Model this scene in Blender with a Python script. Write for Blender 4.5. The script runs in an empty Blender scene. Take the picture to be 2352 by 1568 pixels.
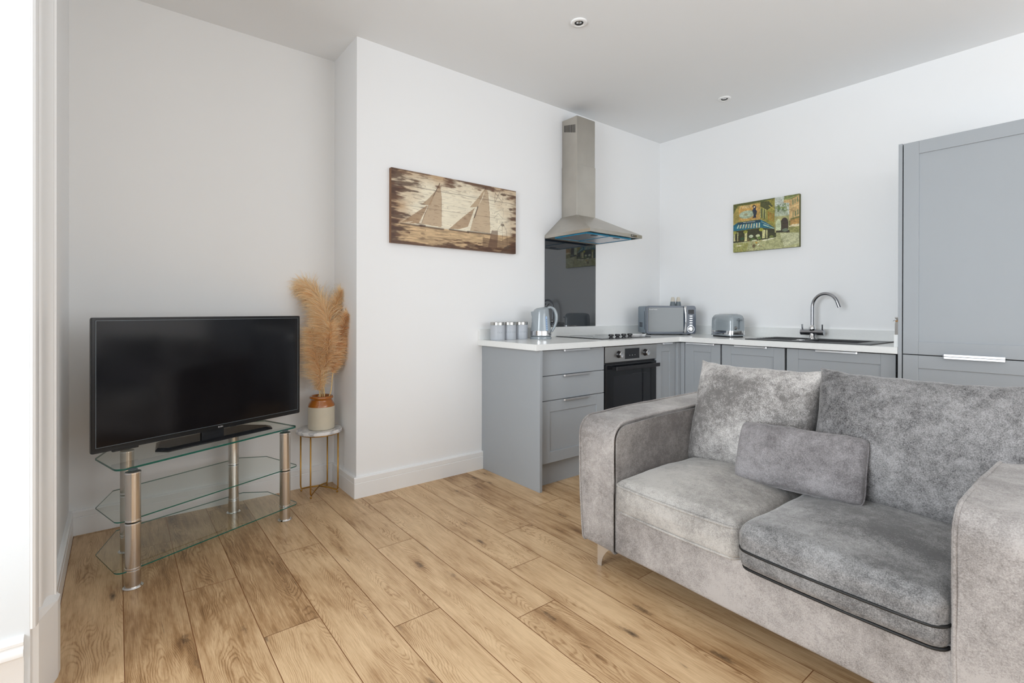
import bpy, bmesh, math, random
import numpy as np
from mathutils import Vector, Matrix, noise
R = math.radians
sc = bpy.context.scene
C = sc.collection

# ------------------------------------------------------------------ camera, world, light, exposure
cam_d = bpy.data.cameras.new('camera')
cam = bpy.data.objects.new('camera', cam_d); C.objects.link(cam)
sc.camera = cam
YAW, PITCH, ROLL, FPX = 0.9015, -0.0020, 0.0023, 1138.86
cam_d.sensor_fit = 'HORIZONTAL'; cam_d.sensor_width = 36.0
cam_d.lens = FPX / 2352 * 36.0
cam_d.shift_x = 5.94 / 2352
cam_d.shift_y = -68.44 / 2352
cam_d.clip_start = 0.02
_f = Vector((math.cos(YAW), math.sin(YAW), 0)); _r = Vector((math.sin(YAW), -math.cos(YAW), 0)); _u = Vector((0, 0, 1))
_f2 = _f * math.cos(PITCH) + _u * math.sin(PITCH); _u2 = _u * math.cos(PITCH) - _f * math.sin(PITCH)
_r3 = _r * math.cos(ROLL) + _u2 * math.sin(ROLL); _u3 = _u2 * math.cos(ROLL) - _r * math.sin(ROLL)
cam.matrix_world = Matrix(((_r3.x, _u3.x, -_f2.x, -4.1568), (_r3.y, _u3.y, -_f2.y, -2.8891), (_r3.z, _u3.z, -_f2.z, 1.1204), (0, 0, 0, 1)))

w = bpy.data.worlds.new('sky'); sc.world = w; w.use_nodes = True
w.node_tree.nodes['Background'].inputs[0].default_value = (0.80, 0.90, 1.0, 1)
w.node_tree.nodes['Background'].inputs[1].default_value = 1.1

def area(name, loc, rot, sx, sy, power, col=(1, 1, 1), spread=180):
    l = bpy.data.lights.new(name, 'AREA'); l.shape = 'RECTANGLE'; l.size = sx; l.size_y = sy
    l.energy = power; l.color = col; l.spread = R(spread)
    o = bpy.data.objects.new(name, l); C.objects.link(o); o.location = loc; o.rotation_euler = rot
    o['kind'] = 'helper'
    return o
# daylight through the bay window on the left and the two windows behind the camera
area('daylight_bay', (-6.25, -2.05, 1.6), (0, R(-90), 0), 2.3, 2.2, 108, (0.885, 0.95, 1.0), 150)
area('daylight_front', (-1.5, -5.12, 1.50), (R(90), 0, 0), 2.4, 1.9, 43, (0.95, 0.975, 1.0))
area('daylight_front_left', (-3.5, -5.12, 1.50), (R(90), 0, 0), 1.1, 1.9, 9, (0.95, 0.975, 1.0))

sc.view_settings.view_transform = 'Standard'; sc.view_settings.look = 'None'
sc.view_settings.exposure = 0.08; sc.view_settings.gamma = 1.0; sc.view_settings.use_curve_mapping = False
sc.cycles.max_bounces = 14; sc.cycles.diffuse_bounces = 7; sc.cycles.glossy_bounces = 5
sc.cycles.transparent_max_bounces = 16; sc.cycles.transmission_bounces = 8
sc.cycles.caustics_reflective = False; sc.cycles.caustics_refractive = False
sc.cycles.sample_clamp_indirect = 6.0

# ------------------------------------------------------------------ materials
def nodes(name):
    m = bpy.data.materials.new(name); m.use_nodes = True
    nt = m.node_tree; return m, nt, nt.nodes['Principled BSDF']
def N(nt, t, **k):
    n = nt.nodes.new(t)
    for a, v in k.items():
        if a in n.inputs: n.inputs[a].default_value = v
        else: setattr(n, a, v)
    return n
def L(nt, a, ao, b, bi): nt.links.new(a.outputs[ao], b.inputs[bi])
def srgb(r, g, b):
    f = lambda c: (c / 255 / 12.92) if c / 255 <= .04045 else ((c / 255 + .055) / 1.055) ** 2.4
    return (f(r), f(g), f(b), 1)
def plain(name, col, rough=.5, metal=0., noise_amt=.03, nscale=12., bump=0., bscale=60., coat=0., spec=.5, aniso=None):
    m, nt, p = nodes(name)
    tc = N(nt, 'ShaderNodeTexCoord'); nz = N(nt, 'ShaderNodeTexNoise', Scale=nscale, Detail=5.0)
    L(nt, tc, 'Object', nz, 'Vector')
    mx = N(nt, 'ShaderNodeMix', data_type='RGBA')
    c = Vector(col[:3])
    mx.inputs[6].default_value = (*(c * (1 - noise_amt)), 1); mx.inputs[7].default_value = (*[min(1, v * (1 + noise_amt)) for v in c], 1)
    L(nt, nz, 'Fac', mx, 0); nt.links.new(mx.outputs[2], p.inputs['Base Color'])
    p.inputs['Roughness'].default_value = rough; p.inputs['Metallic'].default_value = metal
    p.inputs['Coat Weight'].default_value = coat; p.inputs['Specular IOR Level'].default_value = spec
    if bump:
        nb = N(nt, 'ShaderNodeTexNoise', Scale=bscale, Detail=4.0); L(nt, tc, 'Object', nb, 'Vector')
        b = N(nt, 'ShaderNodeBump', Strength=bump, Distance=.002); L(nt, nb, 'Fac', b, 'Height'); nt.links.new(b.outputs[0], p.inputs['Normal'])
    return m
M = {}
M['wall'] = plain('wall_paint', (.875, .878, .88), .75, 0, .008, 2.0, .15, 25)
M['alcove'] = plain('alcove_paint', (.85, .847, .838), .7, 0, .012, 1.5, .15, 25)
M['reveal'] = plain('reveal_white_toned_down', (.71, .73, .74), .45, 0, .01, 3.0, .2, 10)  # gloss white reveal, its colour darkened to offset the strong bay light
M['ceiling'] = plain('ceiling_paint', (.85, .862, .87), .85, 0, .01, 2.0)
M['trim'] = plain('gloss_white_trim', (.86, .86, .855), .28, 0, .012, 9.0, .25, 14)
M['cab'] = plain('grey_cabinet_paint', (.35, .372, .394), .5, 0, .02, 5.0, spec=.3)
M['gap'] = plain('dark_gap', (.02, .02, .022), .8)
M['quartz'] = plain('white_quartz', (.80, .81, .80), .22, 0, .035, 70.0)
M['alu'] = plain('satin_aluminium', (.80, .81, .83), .28, .9, .02, 30)
M['chrome'] = plain('chrome', (.82, .82, .83), .07, 1.0, .0)
M['lid'] = plain('brushed_lid_steel', (.50, .49, .47), .22, 1.0, .03, 40)
M['tap'] = plain('smoked_chrome', (.42, .43, .46), .10, 1.0, .0)
M['blackglass'] = plain('black_glass', (.012, .013, .016), .04, 0, .0, spec=.6)
M['splash'] = plain('black_splashback_glass', (.022, .025, .030), .02, 0, .0, coat=1.0, spec=.9)
M['ovenglass'] = plain('black_oven_glass', (.010, .011, .013), .08, 0, .0)
M['screen'] = plain('tv_screen', (.004, .004, .006), .11, 0, .0, spec=.5)
M['tvplastic'] = plain('tv_black_plastic', (.012, .012, .013), .22, 0, .0)
M['black'] = plain('black_plastic', (.014, .014, .016), .35)
M['sink'] = plain('black_composite', (.022, .024, .027), .32, 0, .05, 200)
M['brass'] = plain('brushed_brass', srgb(186, 140, 66), .28, .85, .04, 60)
M['white_txt'] = plain('white_print', (.85, .85, .85), .5)
M['greyblue'] = plain('grey_gloss_plastic', srgb(150, 158, 163), .16, 0, .01, 20, coat=.6)
M['slate'] = plain('slate_blue_enamel', srgb(46, 60, 78), .25, 0, .01, 20, coat=.4)
M['slate_side'] = plain('slate_side_enamel', srgb(120, 133, 144), .35, 0, .01, 20)
M['canister'] = plain('grey_canister_enamel', srgb(178, 182, 188), .4, 0, .01, 20)
M['gauge'] = plain('pale_blue_gauge', srgb(160, 184, 214), .15, 0, .01)
M['stone'] = plain('cream_stoneware', srgb(203, 194, 174), .35, 0, .05, 25, coat=.3)
M['glaze'] = plain('amber_glaze', srgb(160, 92, 22), .14, 0, .16, 14, coat=.8)
M['wood_ring'] = plain('pale_wood_ring', srgb(190, 140, 80), .5, 0, .1, 40)
M['taupe'] = plain('taupe_ceramic', srgb(182, 176, 170), .4)
M['cream'] = plain('cream_wood', srgb(205, 198, 185), .4)
M['dgrey'] = plain('dark_grey_ceramic', srgb(105, 114, 120), .25, coat=.3)
M['mirror'] = plain('mirror_door_glass', (.085, .088, .088), .12, .8, .0, spec=.4)
M['blue_film'] = plain('blue_film', srgb(70, 160, 200), .25, 0, .02)
M['zip'] = plain('black_zip_tape', (.006, .006, .006), .6)
M['stem'] = plain('pampas_stem', srgb(226, 196, 140), .7, 0, .1, 30)

def steel(name, col, vert=True, rough=.27, mott=.12):
    m, nt, p = nodes(name)
    tc = N(nt, 'ShaderNodeTexCoord'); mp = N(nt, 'ShaderNodeMapping')
    mp.inputs['Scale'].default_value = (300, 300, 4) if vert else (4, 4, 300)
    L(nt, tc, 'Object', mp, 'Vector'); nz = N(nt, 'ShaderNodeTexNoise', Scale=1.0, Detail=2.0); L(nt, mp, 0, nz, 'Vector')
    n2 = N(nt, 'ShaderNodeTexNoise', Scale=5.0, Detail=3.0); L(nt, tc, 'Object', n2, 'Vector')
    mx = N(nt, 'ShaderNodeMix', data_type='RGBA'); c = Vector(col)
    mx.inputs[6].default_value = (*(c * (1 - mott)), 1); mx.inputs[7].default_value = (*(c * (1 + mott)), 1)
    L(nt, n2, 'Fac', mx, 0); nt.links.new(mx.outputs[2], p.inputs['Base Color'])
    p.inputs['Metallic'].default_value = 1.0
    mr = N(nt, 'ShaderNodeMapRange'); mr.inputs['To Min'].default_value = rough - .06; mr.inputs['To Max'].default_value = rough + .1
    L(nt, nz, 'Fac', mr, 'Value'); L(nt, mr, 0, p, 'Roughness')
    b = N(nt, 'ShaderNodeBump', Strength=.06, Distance=.0005); L(nt, nz, 'Fac', b, 'Height'); nt.links.new(b.outputs[0], p.inputs['Normal'])
    return m
M['steel'] = steel('brushed_hood_steel', (.52, .49, .44), True, .33, .17)
M['steel_h'] = steel('brushed_oven_steel', (.56, .55, .535), False, .33, .04)
M['steel_leg'] = steel('brushed_leg_steel', (.66, .62, .575), True, .22, .03)
M['filter'] = steel('mesh_filter', (.62, .62, .63), False, .4, .2)

def marble():
    m, nt, p = nodes('white_marble')
    tc = N(nt, 'ShaderNodeTexCoord'); n1 = N(nt, 'ShaderNodeTexNoise', Scale=7.0, Detail=8.0, Distortion=1.6); L(nt, tc, 'Object', n1, 'Vector')
    cr = N(nt, 'ShaderNodeValToRGB'); e = cr.color_ramp.elements
    e[0].position = .44; e[0].color = (.80, .79, .78, 1); e[1].position = .56; e[1].color = (.80, .79, .78, 1)
    k = e.new(.5); k.color = (.46, .46, .48, 1)
    L(nt, n1, 'Fac', cr, 'Fac'); L(nt, cr, 'Color', p, 'Base Color'); p.inputs['Roughness'].default_value = .2
    return m
M['marble'] = marble()

def glass():
    m = bpy.data.materials.new('clear_glass'); m.use_nodes = True; nt = m.node_tree; nt.nodes.clear()
    o = N(nt, 'ShaderNodeOutputMaterial'); mix = N(nt, 'ShaderNodeMixShader'); fr = N(nt, 'ShaderNodeFresnel', IOR=1.5)
    t = N(nt, 'ShaderNodeBsdfTransparent'); t.inputs[0].default_value = (.965, .985, .975, 1)
    g = N(nt, 'ShaderNodeBsdfGlossy'); g.inputs['Roughness'].default_value = .015; g.inputs[0].default_value = (.95, 1, .98, 1)
    nz = N(nt, 'ShaderNodeTexNoise', Scale=3.0); mr = N(nt, 'ShaderNodeMath', operation='MULTIPLY_ADD'); mr.inputs[1].default_value = .01; mr.inputs[2].default_value = .01
    L(nt, nz, 'Fac', mr, 0); L(nt, mr, 0, g, 'Roughness')
    ge = N(nt, 'ShaderNodeNewGeometry'); inv = N(nt, 'ShaderNodeMath', operation='SUBTRACT'); inv.inputs[0].default_value = 1.0; L(nt, ge, 'Backfacing', inv, 1)
    ml = N(nt, 'ShaderNodeMath', operation='MULTIPLY'); L(nt, fr, 0, ml, 0); L(nt, inv, 0, ml, 1)
    L(nt, ml, 0, mix, 0); L(nt, t, 0, mix, 1); L(nt, g, 0, mix, 2); L(nt, mix, 0, o, 0)
    return m
M['glass'] = glass()
M['glass_edge'] = plain('green_glass_edge', (.010, .115, .085), .12, 0, .15, 30)

def velvet(name, off, lo, hi, big=1.0, sheen=.35, nap=0.0):
    m, nt, p = nodes(name)
    tc = N(nt, 'ShaderNodeTexCoord'); mp = N(nt, 'ShaderNodeMapping'); mp.inputs['Location'].default_value = (off, off * 1.7, off * .6)
    L(nt, tc, 'Object', mp, 'Vector')
    def nz(s, d, r=.6, dist=0.):
        n = N(nt, 'ShaderNodeTexNoise', Scale=s, Detail=d, Roughness=r, Distortion=dist); L(nt, mp, 0, n, 'Vector'); return n
    a = nz(2.4 * big, 2.0, .5, .3); b = nz(13.0, 6.0, .7, .4); b3 = nz(48.0, 4.0, .75, .3); c = nz(300.0, 3.0, .7)
    acc = None
    for n_, w__ in ((a, 1.15), (b, .72), (b3, .50), (c, .95)):
        k_ = N(nt, 'ShaderNodeMath', operation='MULTIPLY_ADD'); k_.inputs[1].default_value = w__; L(nt, n_, 'Fac', k_, 0)
        if acc: L(nt, acc, 0, k_, 2)
        else: k_.inputs[2].default_value = 0
        acc = k_
    mr = N(nt, 'ShaderNodeMapRange'); mr.inputs['From Min'].default_value = 1.44; mr.inputs['From Max'].default_value = 1.93; L(nt, acc, 0, mr, 'Value')
    cr = N(nt, 'ShaderNodeValToRGB'); e = cr.color_ramp.elements
    e[0].color = (*lo, 1); e[1].color = (*hi, 1); L(nt, mr, 0, cr, 'Fac'); L(nt, cr, 'Color', p, 'Base Color')
    p.inputs['Roughness'].default_value = .82; p.inputs['Sheen Weight'].default_value = sheen; p.inputs['Sheen Roughness'].default_value = .35
    p.inputs['Sheen Tint'].default_value = (1, .98, .96, 1); p.inputs['Specular IOR Level'].default_value = .15
    bm = N(nt, 'ShaderNodeBump', Strength=.35, Distance=.004); L(nt, b, 'Fac', bm, 'Height')
    b2 = N(nt, 'ShaderNodeBump', Strength=.3, Distance=.0015); L(nt, c, 'Fac', b2, 'Height'); L(nt, bm, 0, b2, 'Normal'); L(nt, b2, 0, p, 'Normal')
    return m
M['velvet'] = velvet('crushed_velvet', 0, (.19, .172, .162), (.43, .398, .378))
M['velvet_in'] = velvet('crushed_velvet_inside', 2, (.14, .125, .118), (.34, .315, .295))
M['velvet_seat'] = velvet('crushed_velvet_seat', 4, (.20, .187, .175), (.46, .435, .405))
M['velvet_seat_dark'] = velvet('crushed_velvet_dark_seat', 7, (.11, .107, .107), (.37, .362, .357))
M['velvet_back'] = velvet('crushed_velvet_back', 11, (.15, .14, .134), (.64, .61, .585), .8)
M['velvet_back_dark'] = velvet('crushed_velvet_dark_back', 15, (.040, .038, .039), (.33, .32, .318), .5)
M['velvet_pillow'] = velvet('crushed_velvet_pillow', 21, (.125, .115, .117), (.32, .302, .305))

def floor_mat():
    m, nt, p = nodes('oak_planks')
    uv = N(nt, 'ShaderNodeUVMap', uv_map='plank'); at = N(nt, 'ShaderNodeAttribute', attribute_name='tone')
    sx = N(nt, 'ShaderNodeSeparateXYZ'); L(nt, uv, 0, sx, 0); sc_ = N(nt, 'ShaderNodeSeparateColor'); L(nt, at, 'Color', sc_, 0)
    def mth(op, a, b=None, c=None):
        n = N(nt, 'ShaderNodeMath', operation=op)
        for i, v in enumerate((a, b, c)):
            if v is None: continue
            if isinstance(v, (int, float)): n.inputs[i].default_value = v
            else: nt.links.new(v, n.inputs[i])
        return n.outputs[0]
    def vec(x, y, z):
        n = N(nt, 'ShaderNodeCombineXYZ')
        for i, v in enumerate((x, y, z)):
            if isinstance(v, (int, float)): n.inputs[i].default_value = v
            else: nt.links.new(v, n.inputs[i])
        return n.outputs[0]
    def noi(v, s, d=3., r=.5, dist=0.):
        n = N(nt, 'ShaderNodeTexNoise', Scale=s, Detail=d, Roughness=r, Distortion=dist); nt.links.new(v, n.inputs['Vector']); return n.outputs['Fac']
    U, V = sx.outputs[0], sx.outputs[1]; tone, seed = sc_.outputs[0], sc_.outputs[1]
    s10 = mth('MULTIPLY', seed, 57.0)
    # growth-ring field: distance from a wandering heart line, stretched along the plank
    wob = noi(vec(mth('MULTIPLY', U, 4.0), mth('MULTIPLY', V, .75), s10), 1.6, 2.0)
    wob2 = noi(vec(mth('MULTIPLY', U, 16.0), mth('MULTIPLY', V, 9.0), s10), 1.0, 4.0, .6)
    cv = mth('ADD', U, mth('MULTIPLY', mth('SUBTRACT', seed, .5), -.13))
    par = mth('MULTIPLY', mth('POWER', mth('ABSOLUTE', mth('SUBTRACT', cv, .094)), 1.3), 9.0)
    ring = mth('ADD', mth('ADD', mth('MULTIPLY', par, 1.4), mth('MULTIPLY', wob, 2.0)), mth('ADD', mth('MULTIPLY', wob2, .12), mth('MULTIPLY', V, .35)))
    lines = mth('POWER', mth('MULTIPLY_ADD', mth('SINE', mth('MULTIPLY', ring, 135.0)), .5, .5), 3.0)
    lmask = noi(vec(mth('MULTIPLY', U, 9.), mth('MULTIPLY', V, 2.2), mth('ADD', s10, 9.)), 1., 2.)
    lm = N(nt, 'ShaderNodeMapRange'); lm.inputs['From Min'].default_value = .38; lm.inputs['From Max'].default_value = .62; nt.links.new(lmask, lm.inputs[0])
    fine = noi(vec(mth('MULTIPLY', U, 330.), mth('MULTIPLY', V, 14.), s10), 1., 3., .6)
    mid = noi(vec(mth('MULTIPLY', U, 60.), mth('MULTIPLY', V, 5.), s10), 1., 4., .6)
    patch = noi(vec(mth('MULTIPLY', U, 9.), mth('MULTIPLY', V, 3.0), mth('ADD', s10, 3.)), 1., 4., .6, .4)
    # knots
    vo = N(nt, 'ShaderNodeTexVoronoi', feature='F1', Scale=1.0); nt.links.new(vec(mth('ADD', mth('MULTIPLY', U, 9.), s10), mth('MULTIPLY', V, 2.6), s10), vo.inputs['Vector'])
    dk = mth('ADD', vo.outputs['Distance'], mth('MULTIPLY', mth('SUBTRACT', noi(vec(mth('MULTIPLY', U, 55.), mth('MULTIPLY', V, 30.), s10), 1., 4., .7), .5), .24))
    kr = N(nt, 'ShaderNodeMapRange'); kr.inputs['From Min'].default_value = .02; kr.inputs['From Max'].default_value = .13; kr.inputs['To Min'].default_value = 1.; kr.inputs['To Max'].default_value = 0.; nt.links.new(dk, kr.inputs[0])
    halo = N(nt, 'ShaderNodeMapRange'); halo.inputs['From Min'].default_value = .0; halo.inputs['From Max'].default_value = .42; halo.inputs['To Min'].default_value = 1.; halo.inputs['To Max'].default_value = 0.; nt.links.new(dk, halo.inputs[0])
    # cracks: thin long dark streaks
    crk = noi(vec(mth('MULTIPLY', U, 42.), mth('MULTIPLY', V, 2.4), mth('ADD', s10, 20.)), 1., 5., .65, .8)
    ck = N(nt, 'ShaderNodeMapRange'); ck.inputs['From Min'].default_value = .685; ck.inputs['From Max'].default_value = .75; nt.links.new(crk, ck.inputs[0])
    dark = mth('ADD', mth('MULTIPLY', tone, .62), mth('MULTIPLY', mth('SUBTRACT', patch, .5), .95))
    dark = mth('ADD', dark, mth('MULTIPLY', mth('SUBTRACT', mid, .5), .85))
    dark = mth('ADD', dark, mth('MULTIPLY', mth('SUBTRACT', fine, .5), .7))
    dark = mth('ADD', dark, mth('MULTIPLY', mth('MULTIPLY', lines, lm.outputs[0]), .30))
    dark = mth('ADD', dark, mth('MULTIPLY', halo.outputs[0], .34))
    cr = N(nt, 'ShaderNodeValToRGB'); e = cr.color_ramp.elements
    e[0].position = 0.; e[0].color = (.70, .49, .285, 1); e[1].position = 1.; e[1].color = (.165, .084, .034, 1)
    k = e.new(.35); k.color = (.55, .36, .195, 1); k = e.new(.65); k.color = (.365, .21, .096, 1)
    nt.links.new(dark, cr.inputs['Fac'])
    mk = N(nt, 'ShaderNodeMix', data_type='RGBA'); mk.inputs[7].default_value = (.045, .028, .018, 1)
    nt.links.new(cr.outputs[0], mk.inputs[6]); nt.links.new(mth('MULTIPLY', mth('MAXIMUM', kr.outputs[0], ck.outputs[0]), .85), mk.inputs[0])
    nt.links.new(mk.outputs[2], p.inputs['Base Color'])
    rr = N(nt, 'ShaderNodeMapRange'); rr.inputs['To Min'].default_value = .33; rr.inputs['To Max'].default_value = .5; nt.links.new(fine, rr.inputs[0]); L(nt, rr, 0, p, 'Roughness')
    p.inputs['Specular IOR Level'].default_value = .4
    b = N(nt, 'ShaderNodeBump', Strength=.18, Distance=.001); nt.links.new(fine, b.inputs['Height']); L(nt, b, 0, p, 'Normal')
    return m
M['floor'] = floor_mat()
M['groove'] = plain('plank_groove', (.30, .13, .05), .7)

def painted(name, rough=.5):
    m, nt, p = nodes(name)
    a = N(nt, 'ShaderNodeAttribute', attribute_name='paint'); L(nt, a, 'Color', p, 'Base Color')
    nz = N(nt, 'ShaderNodeTexNoise', Scale=700.0); tc = N(nt, 'ShaderNodeTexCoord'); L(nt, tc, 'Object', nz, 'Vector')
    b = N(nt, 'ShaderNodeBump', Strength=.1, Distance=.0005); L(nt, nz, 'Fac', b, 'Height'); L(nt, b, 0, p, 'Normal')
    p.inputs['Roughness'].default_value = rough
    return m
def pampas_mat():
    m, nt, p = nodes('pampas_plume')
    a = N(nt, 'ShaderNodeAttribute', attribute_name='paint'); L(nt, a, 'Color', p, 'Base Color')
    p.inputs['Roughness'].default_value = .8; p.inputs['Sheen Weight'].default_value = .3
    tr_ = N(nt, 'ShaderNodeBsdfTranslucent'); L(nt, a, 'Color', tr_, 'Color'); ms = N(nt, 'ShaderNodeMixShader'); ms.inputs[0].default_value = .5
    out = nt.nodes['Material Output']; L(nt, p, 0, ms, 1); L(nt, tr_, 0, ms, 2); tp_ = N(nt, 'ShaderNodeBsdfTransparent'); m3 = N(nt, 'ShaderNodeMixShader'); m3.inputs[0].default_value = .30
    L(nt, ms, 0, m3, 1); L(nt, tp_, 0, m3, 2); L(nt, m3, 0, out, 'Surface')
    return m
M['pampas'] = pampas_mat()

# ------------------------------------------------------------------ mesh helpers
def obj(name, bm, mat, parent=None, smooth=False, loc=None):
    me = bpy.data.meshes.new(name)
    bmesh.ops.recalc_face_normals(bm, faces=bm.faces[:])
    if smooth == 'auto':
        for e in bm.edges:
            if len(e.link_faces) == 2 and e.calc_face_angle(0) > R(35): e.smooth = False
    bm.to_mesh(me); bm.free()
    for m in (mat if isinstance(mat, (list, tuple)) else [mat]): me.materials.append(m)
    if smooth:
        for f in me.polygons: f.use_smooth = True
    o = bpy.data.objects.new(name, me); C.objects.link(o)
    if parent: o.parent = parent
    if loc: o.location = loc
    return o
def tag(o, label=None, cat=None, group=None, kind=None):
    if label: o['label'] = label
    if cat: o['category'] = cat
    if group: o['group'] = group
    if kind: o['kind'] = kind
    return o
def thing(name, label, cat, loc=(0, 0, 0), rotz=0, group=None):
    o = bpy.data.objects.new(name, None); C.objects.link(o); o.location = loc; o.rotation_euler = (0, 0, rotz)
    o.empty_display_size = .05
    return tag(o, label, cat, group)
def struct(name, bm, m, **k):
    return tag(obj(name, bm, m, **k), kind='structure')
def B(): return bmesh.new()
def bx(bm, x0, x1, y0, y1, z0, z1, bev=0, seg=2, mi=0):
    x0, x1 = sorted((x0, x1)); y0, y1 = sorted((y0, y1)); z0, z1 = sorted((z0, z1))
    vs = [bm.verts.new(p) for p in [(x0, y0, z0), (x1, y0, z0), (x1, y1, z0), (x0, y1, z0), (x0, y0, z1), (x1, y0, z1), (x1, y1, z1), (x0, y1, z1)]]
    fs = [bm.faces.new([vs[i] for i in q]) for q in [(0, 3, 2, 1), (4, 5, 6, 7), (0, 1, 5, 4), (1, 2, 6, 5), (2, 3, 7, 6), (3, 0, 4, 7)]]
    for f in fs: f.material_index = mi
    if bev:
        es = list({e for f in fs for e in f.edges})
        bmesh.ops.bevel(bm, geom=es, offset=bev, segments=seg, affect='EDGES', profile=.5)
    return bm
def prism(bm, pts, z0, z1, bev=0, seg=2, mi_side=None):
    lo = [bm.verts.new((x, y, z0)) for x, y in pts]; hi = [bm.verts.new((x, y, z1)) for x, y in pts]
    n = len(pts); fs = [bm.faces.new(lo[::-1]), bm.faces.new(hi)]
    for i in range(n):
        f = bm.faces.new((lo[i], lo[(i + 1) % n], hi[(i + 1) % n], hi[i])); fs.append(f)
        if mi_side is not None: f.material_index = mi_side
    if bev:
        es = list({e for f in fs for e in f.edges}); bmesh.ops.bevel(bm, geom=es, offset=bev, segments=seg, affect='EDGES')
    return bm
def xf(bm, mat, verts=None):
    bmesh.ops.transform(bm, matrix=mat, verts=verts or bm.verts[:]); return bm
def lathe(bm, prof, seg=40, c=(0, 0)):
    rings = []
    for r, z in prof:
        if r < 1e-5: rings.append([bm.verts.new((c[0], c[1], z))])
        else: rings.append([bm.verts.new((c[0] + r * math.cos(2 * math.pi * i / seg), c[1] + r * math.sin(2 * math.pi * i / seg), z)) for i in range(seg)])
    for a, b in zip(rings, rings[1:]):
        for i in range(seg):
            j = (i + 1) % seg
            if len(a) == 1 and len(b) == 1: continue
            if len(a) == 1: bm.faces.new((a[0], b[j], b[i]))
            elif len(b) == 1: bm.faces.new((a[i], a[j], b[0]))
            else: bm.faces.new((a[i], a[j], b[j], b[i]))
    return bm
def tube(bm, pts, r, seg=10, cap=True, closed=False):
    pts = [Vector(p) for p in pts]; n = len(pts)
    rad = r if isinstance(r, (list, tuple)) else [r] * n
    rings = []; nrm = None
    for i in range(n):
        if closed: t = (pts[(i + 1) % n] - pts[i - 1])
        else: t = (pts[min(i + 1, n - 1)] - pts[max(i - 1, 0)])
        t.normalize()
        if nrm is None:
            nrm = t.orthogonal().normalized()
        nrm = (nrm - t * nrm.dot(t)).normalized(); bn = t.cross(nrm)
        rings.append([bm.verts.new(pts[i] + rad[i] * (math.cos(2 * math.pi * k / seg) * nrm + math.sin(2 * math.pi * k / seg) * bn)) for k in range(seg)])
    m = n if closed else n - 1
    for i in range(m):
        a, b = rings[i], rings[(i + 1) % n]
        for k in range(seg): bm.faces.new((a[k], a[(k + 1) % seg], b[(k + 1) % seg], b[k]))
    if cap and not closed:
        bm.faces.new(rings[0][::-1]); bm.faces.new(rings[-1])
    return bm
def arc(c, r, a0, a1, n, plane='xz'):
    out = []
    for i in range(n + 1):
        a = R(a0 + (a1 - a0) * i / n); p, q = r * math.cos(a), r * math.sin(a)
        out.append((c[0] + p, c[1], c[2] + q) if plane == 'xz' else (c[0], c[1] + p, c[2] + q) if plane == 'yz' else (c[0] + p, c[1] + q, c[2]))
    return out
def cyl(bm, p0, p1, r, seg=24, r1=None): return tube(bm, [p0, p1], [r, r1 if r1 else r], seg)
def rrect(x0, x1, y0, y1, r, n=5):
    pts = []
    for cx, cy, a in ((x1 - r, y1 - r, 0), (x0 + r, y1 - r, 90), (x0 + r, y0 + r, 180), (x1 - r, y0 + r, 270)):
        for i in range(n + 1):
            t = R(a + 90 * i / n); pts.append((cx + r * math.cos(t), cy + r * math.sin(t)))
    return pts
def fillet_poly(pts, rads, n=5):
    out = []; N_ = len(pts)
    for i, p in enumerate(pts):
        r = rads[i] if isinstance(rads, (list, tuple)) else rads
        p = Vector(p); a = Vector(pts[i - 1]) - p; b = Vector(pts[(i + 1) % N_]) - p
        if r <= 0: out.append(tuple(p)); continue
        la, lb = a.length, b.length; a.normalize(); b.normalize()
        ang = a.angle(b); d = min(r / math.tan(ang / 2), la * .49, lb * .49); rr = d * math.tan(ang / 2)
        s, e = p + a * d, p + b * d; c = p + (a + b).normalized() * (rr / math.sin(ang / 2))
        a0 = math.atan2(s.y - c.y, s.x - c.x); a1 = math.atan2(e.y - c.y, e.x - c.x)
        dd = (a1 - a0 + math.pi) % (2 * math.pi) - math.pi
        for k in range(n + 1): out.append((c.x + rr * math.cos(a0 + dd * k / n), c.y + rr * math.sin(a0 + dd * k / n)))
    return out
def text_obj(name, s, size, mat, parent, matrix, ext=.0002, align='CENTER'):
    cu = bpy.data.curves.new(name, 'FONT'); cu.body = s; cu.size = size; cu.extrude = ext; cu.align_x = align; cu.resolution_u = 2
    o = bpy.data.objects.new(name, cu); C.objects.link(o)
    dg = bpy.context.evaluated_depsgraph_get(); me = bpy.data.meshes.new_from_object(o.evaluated_get(dg))
    bpy.data.objects.remove(o); me.name = name; me.materials.clear(); me.materials.append(mat)
    o = bpy.data.objects.new(name, me); C.objects.link(o); o.parent = parent; o.matrix_local = matrix
    return o
def frame_m(origin, xdir, ydir):
    x = Vector(xdir).normalized(); y = Vector(ydir).normalized(); z = x.cross(y)
    return Matrix(((x.x, y.x, z.x, origin[0]), (x.y, y.y, z.y, origin[1]), (x.z, y.z, z.z, origin[2]), (0, 0, 0, 1)))

# ------------------------------------------------------------------ the room
H = 2.754; XL = -4.344; XC = -3.036; YA = .387; YS = -5.05; T = .12
bm = B(); bx(bm, XC, T, 0, T + YA, 0, H); struct('wall_back', bm, M['wall'])
bm = B(); bx(bm, XL - T, XC, YA, YA + T, 0, H); struct('wall_alcove', bm, M['alcove'])
bm = B(); bx(bm, 0, T, YS - T, 0, 0, H); struct('wall_right', bm, M['wall'])
# left wall with the bay opening, y -3.6 .. -1.0
bm = B(); bx(bm, XL - .30, XL, -1.0, YA + T, 0, H); bx(bm, XL - .30, XL, YS - T, -3.6, 0, H); bx(bm, XL - .30, XL, -3.6, -1.0, 2.62, H)
struct('wall_left', bm, M['wall'])
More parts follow.
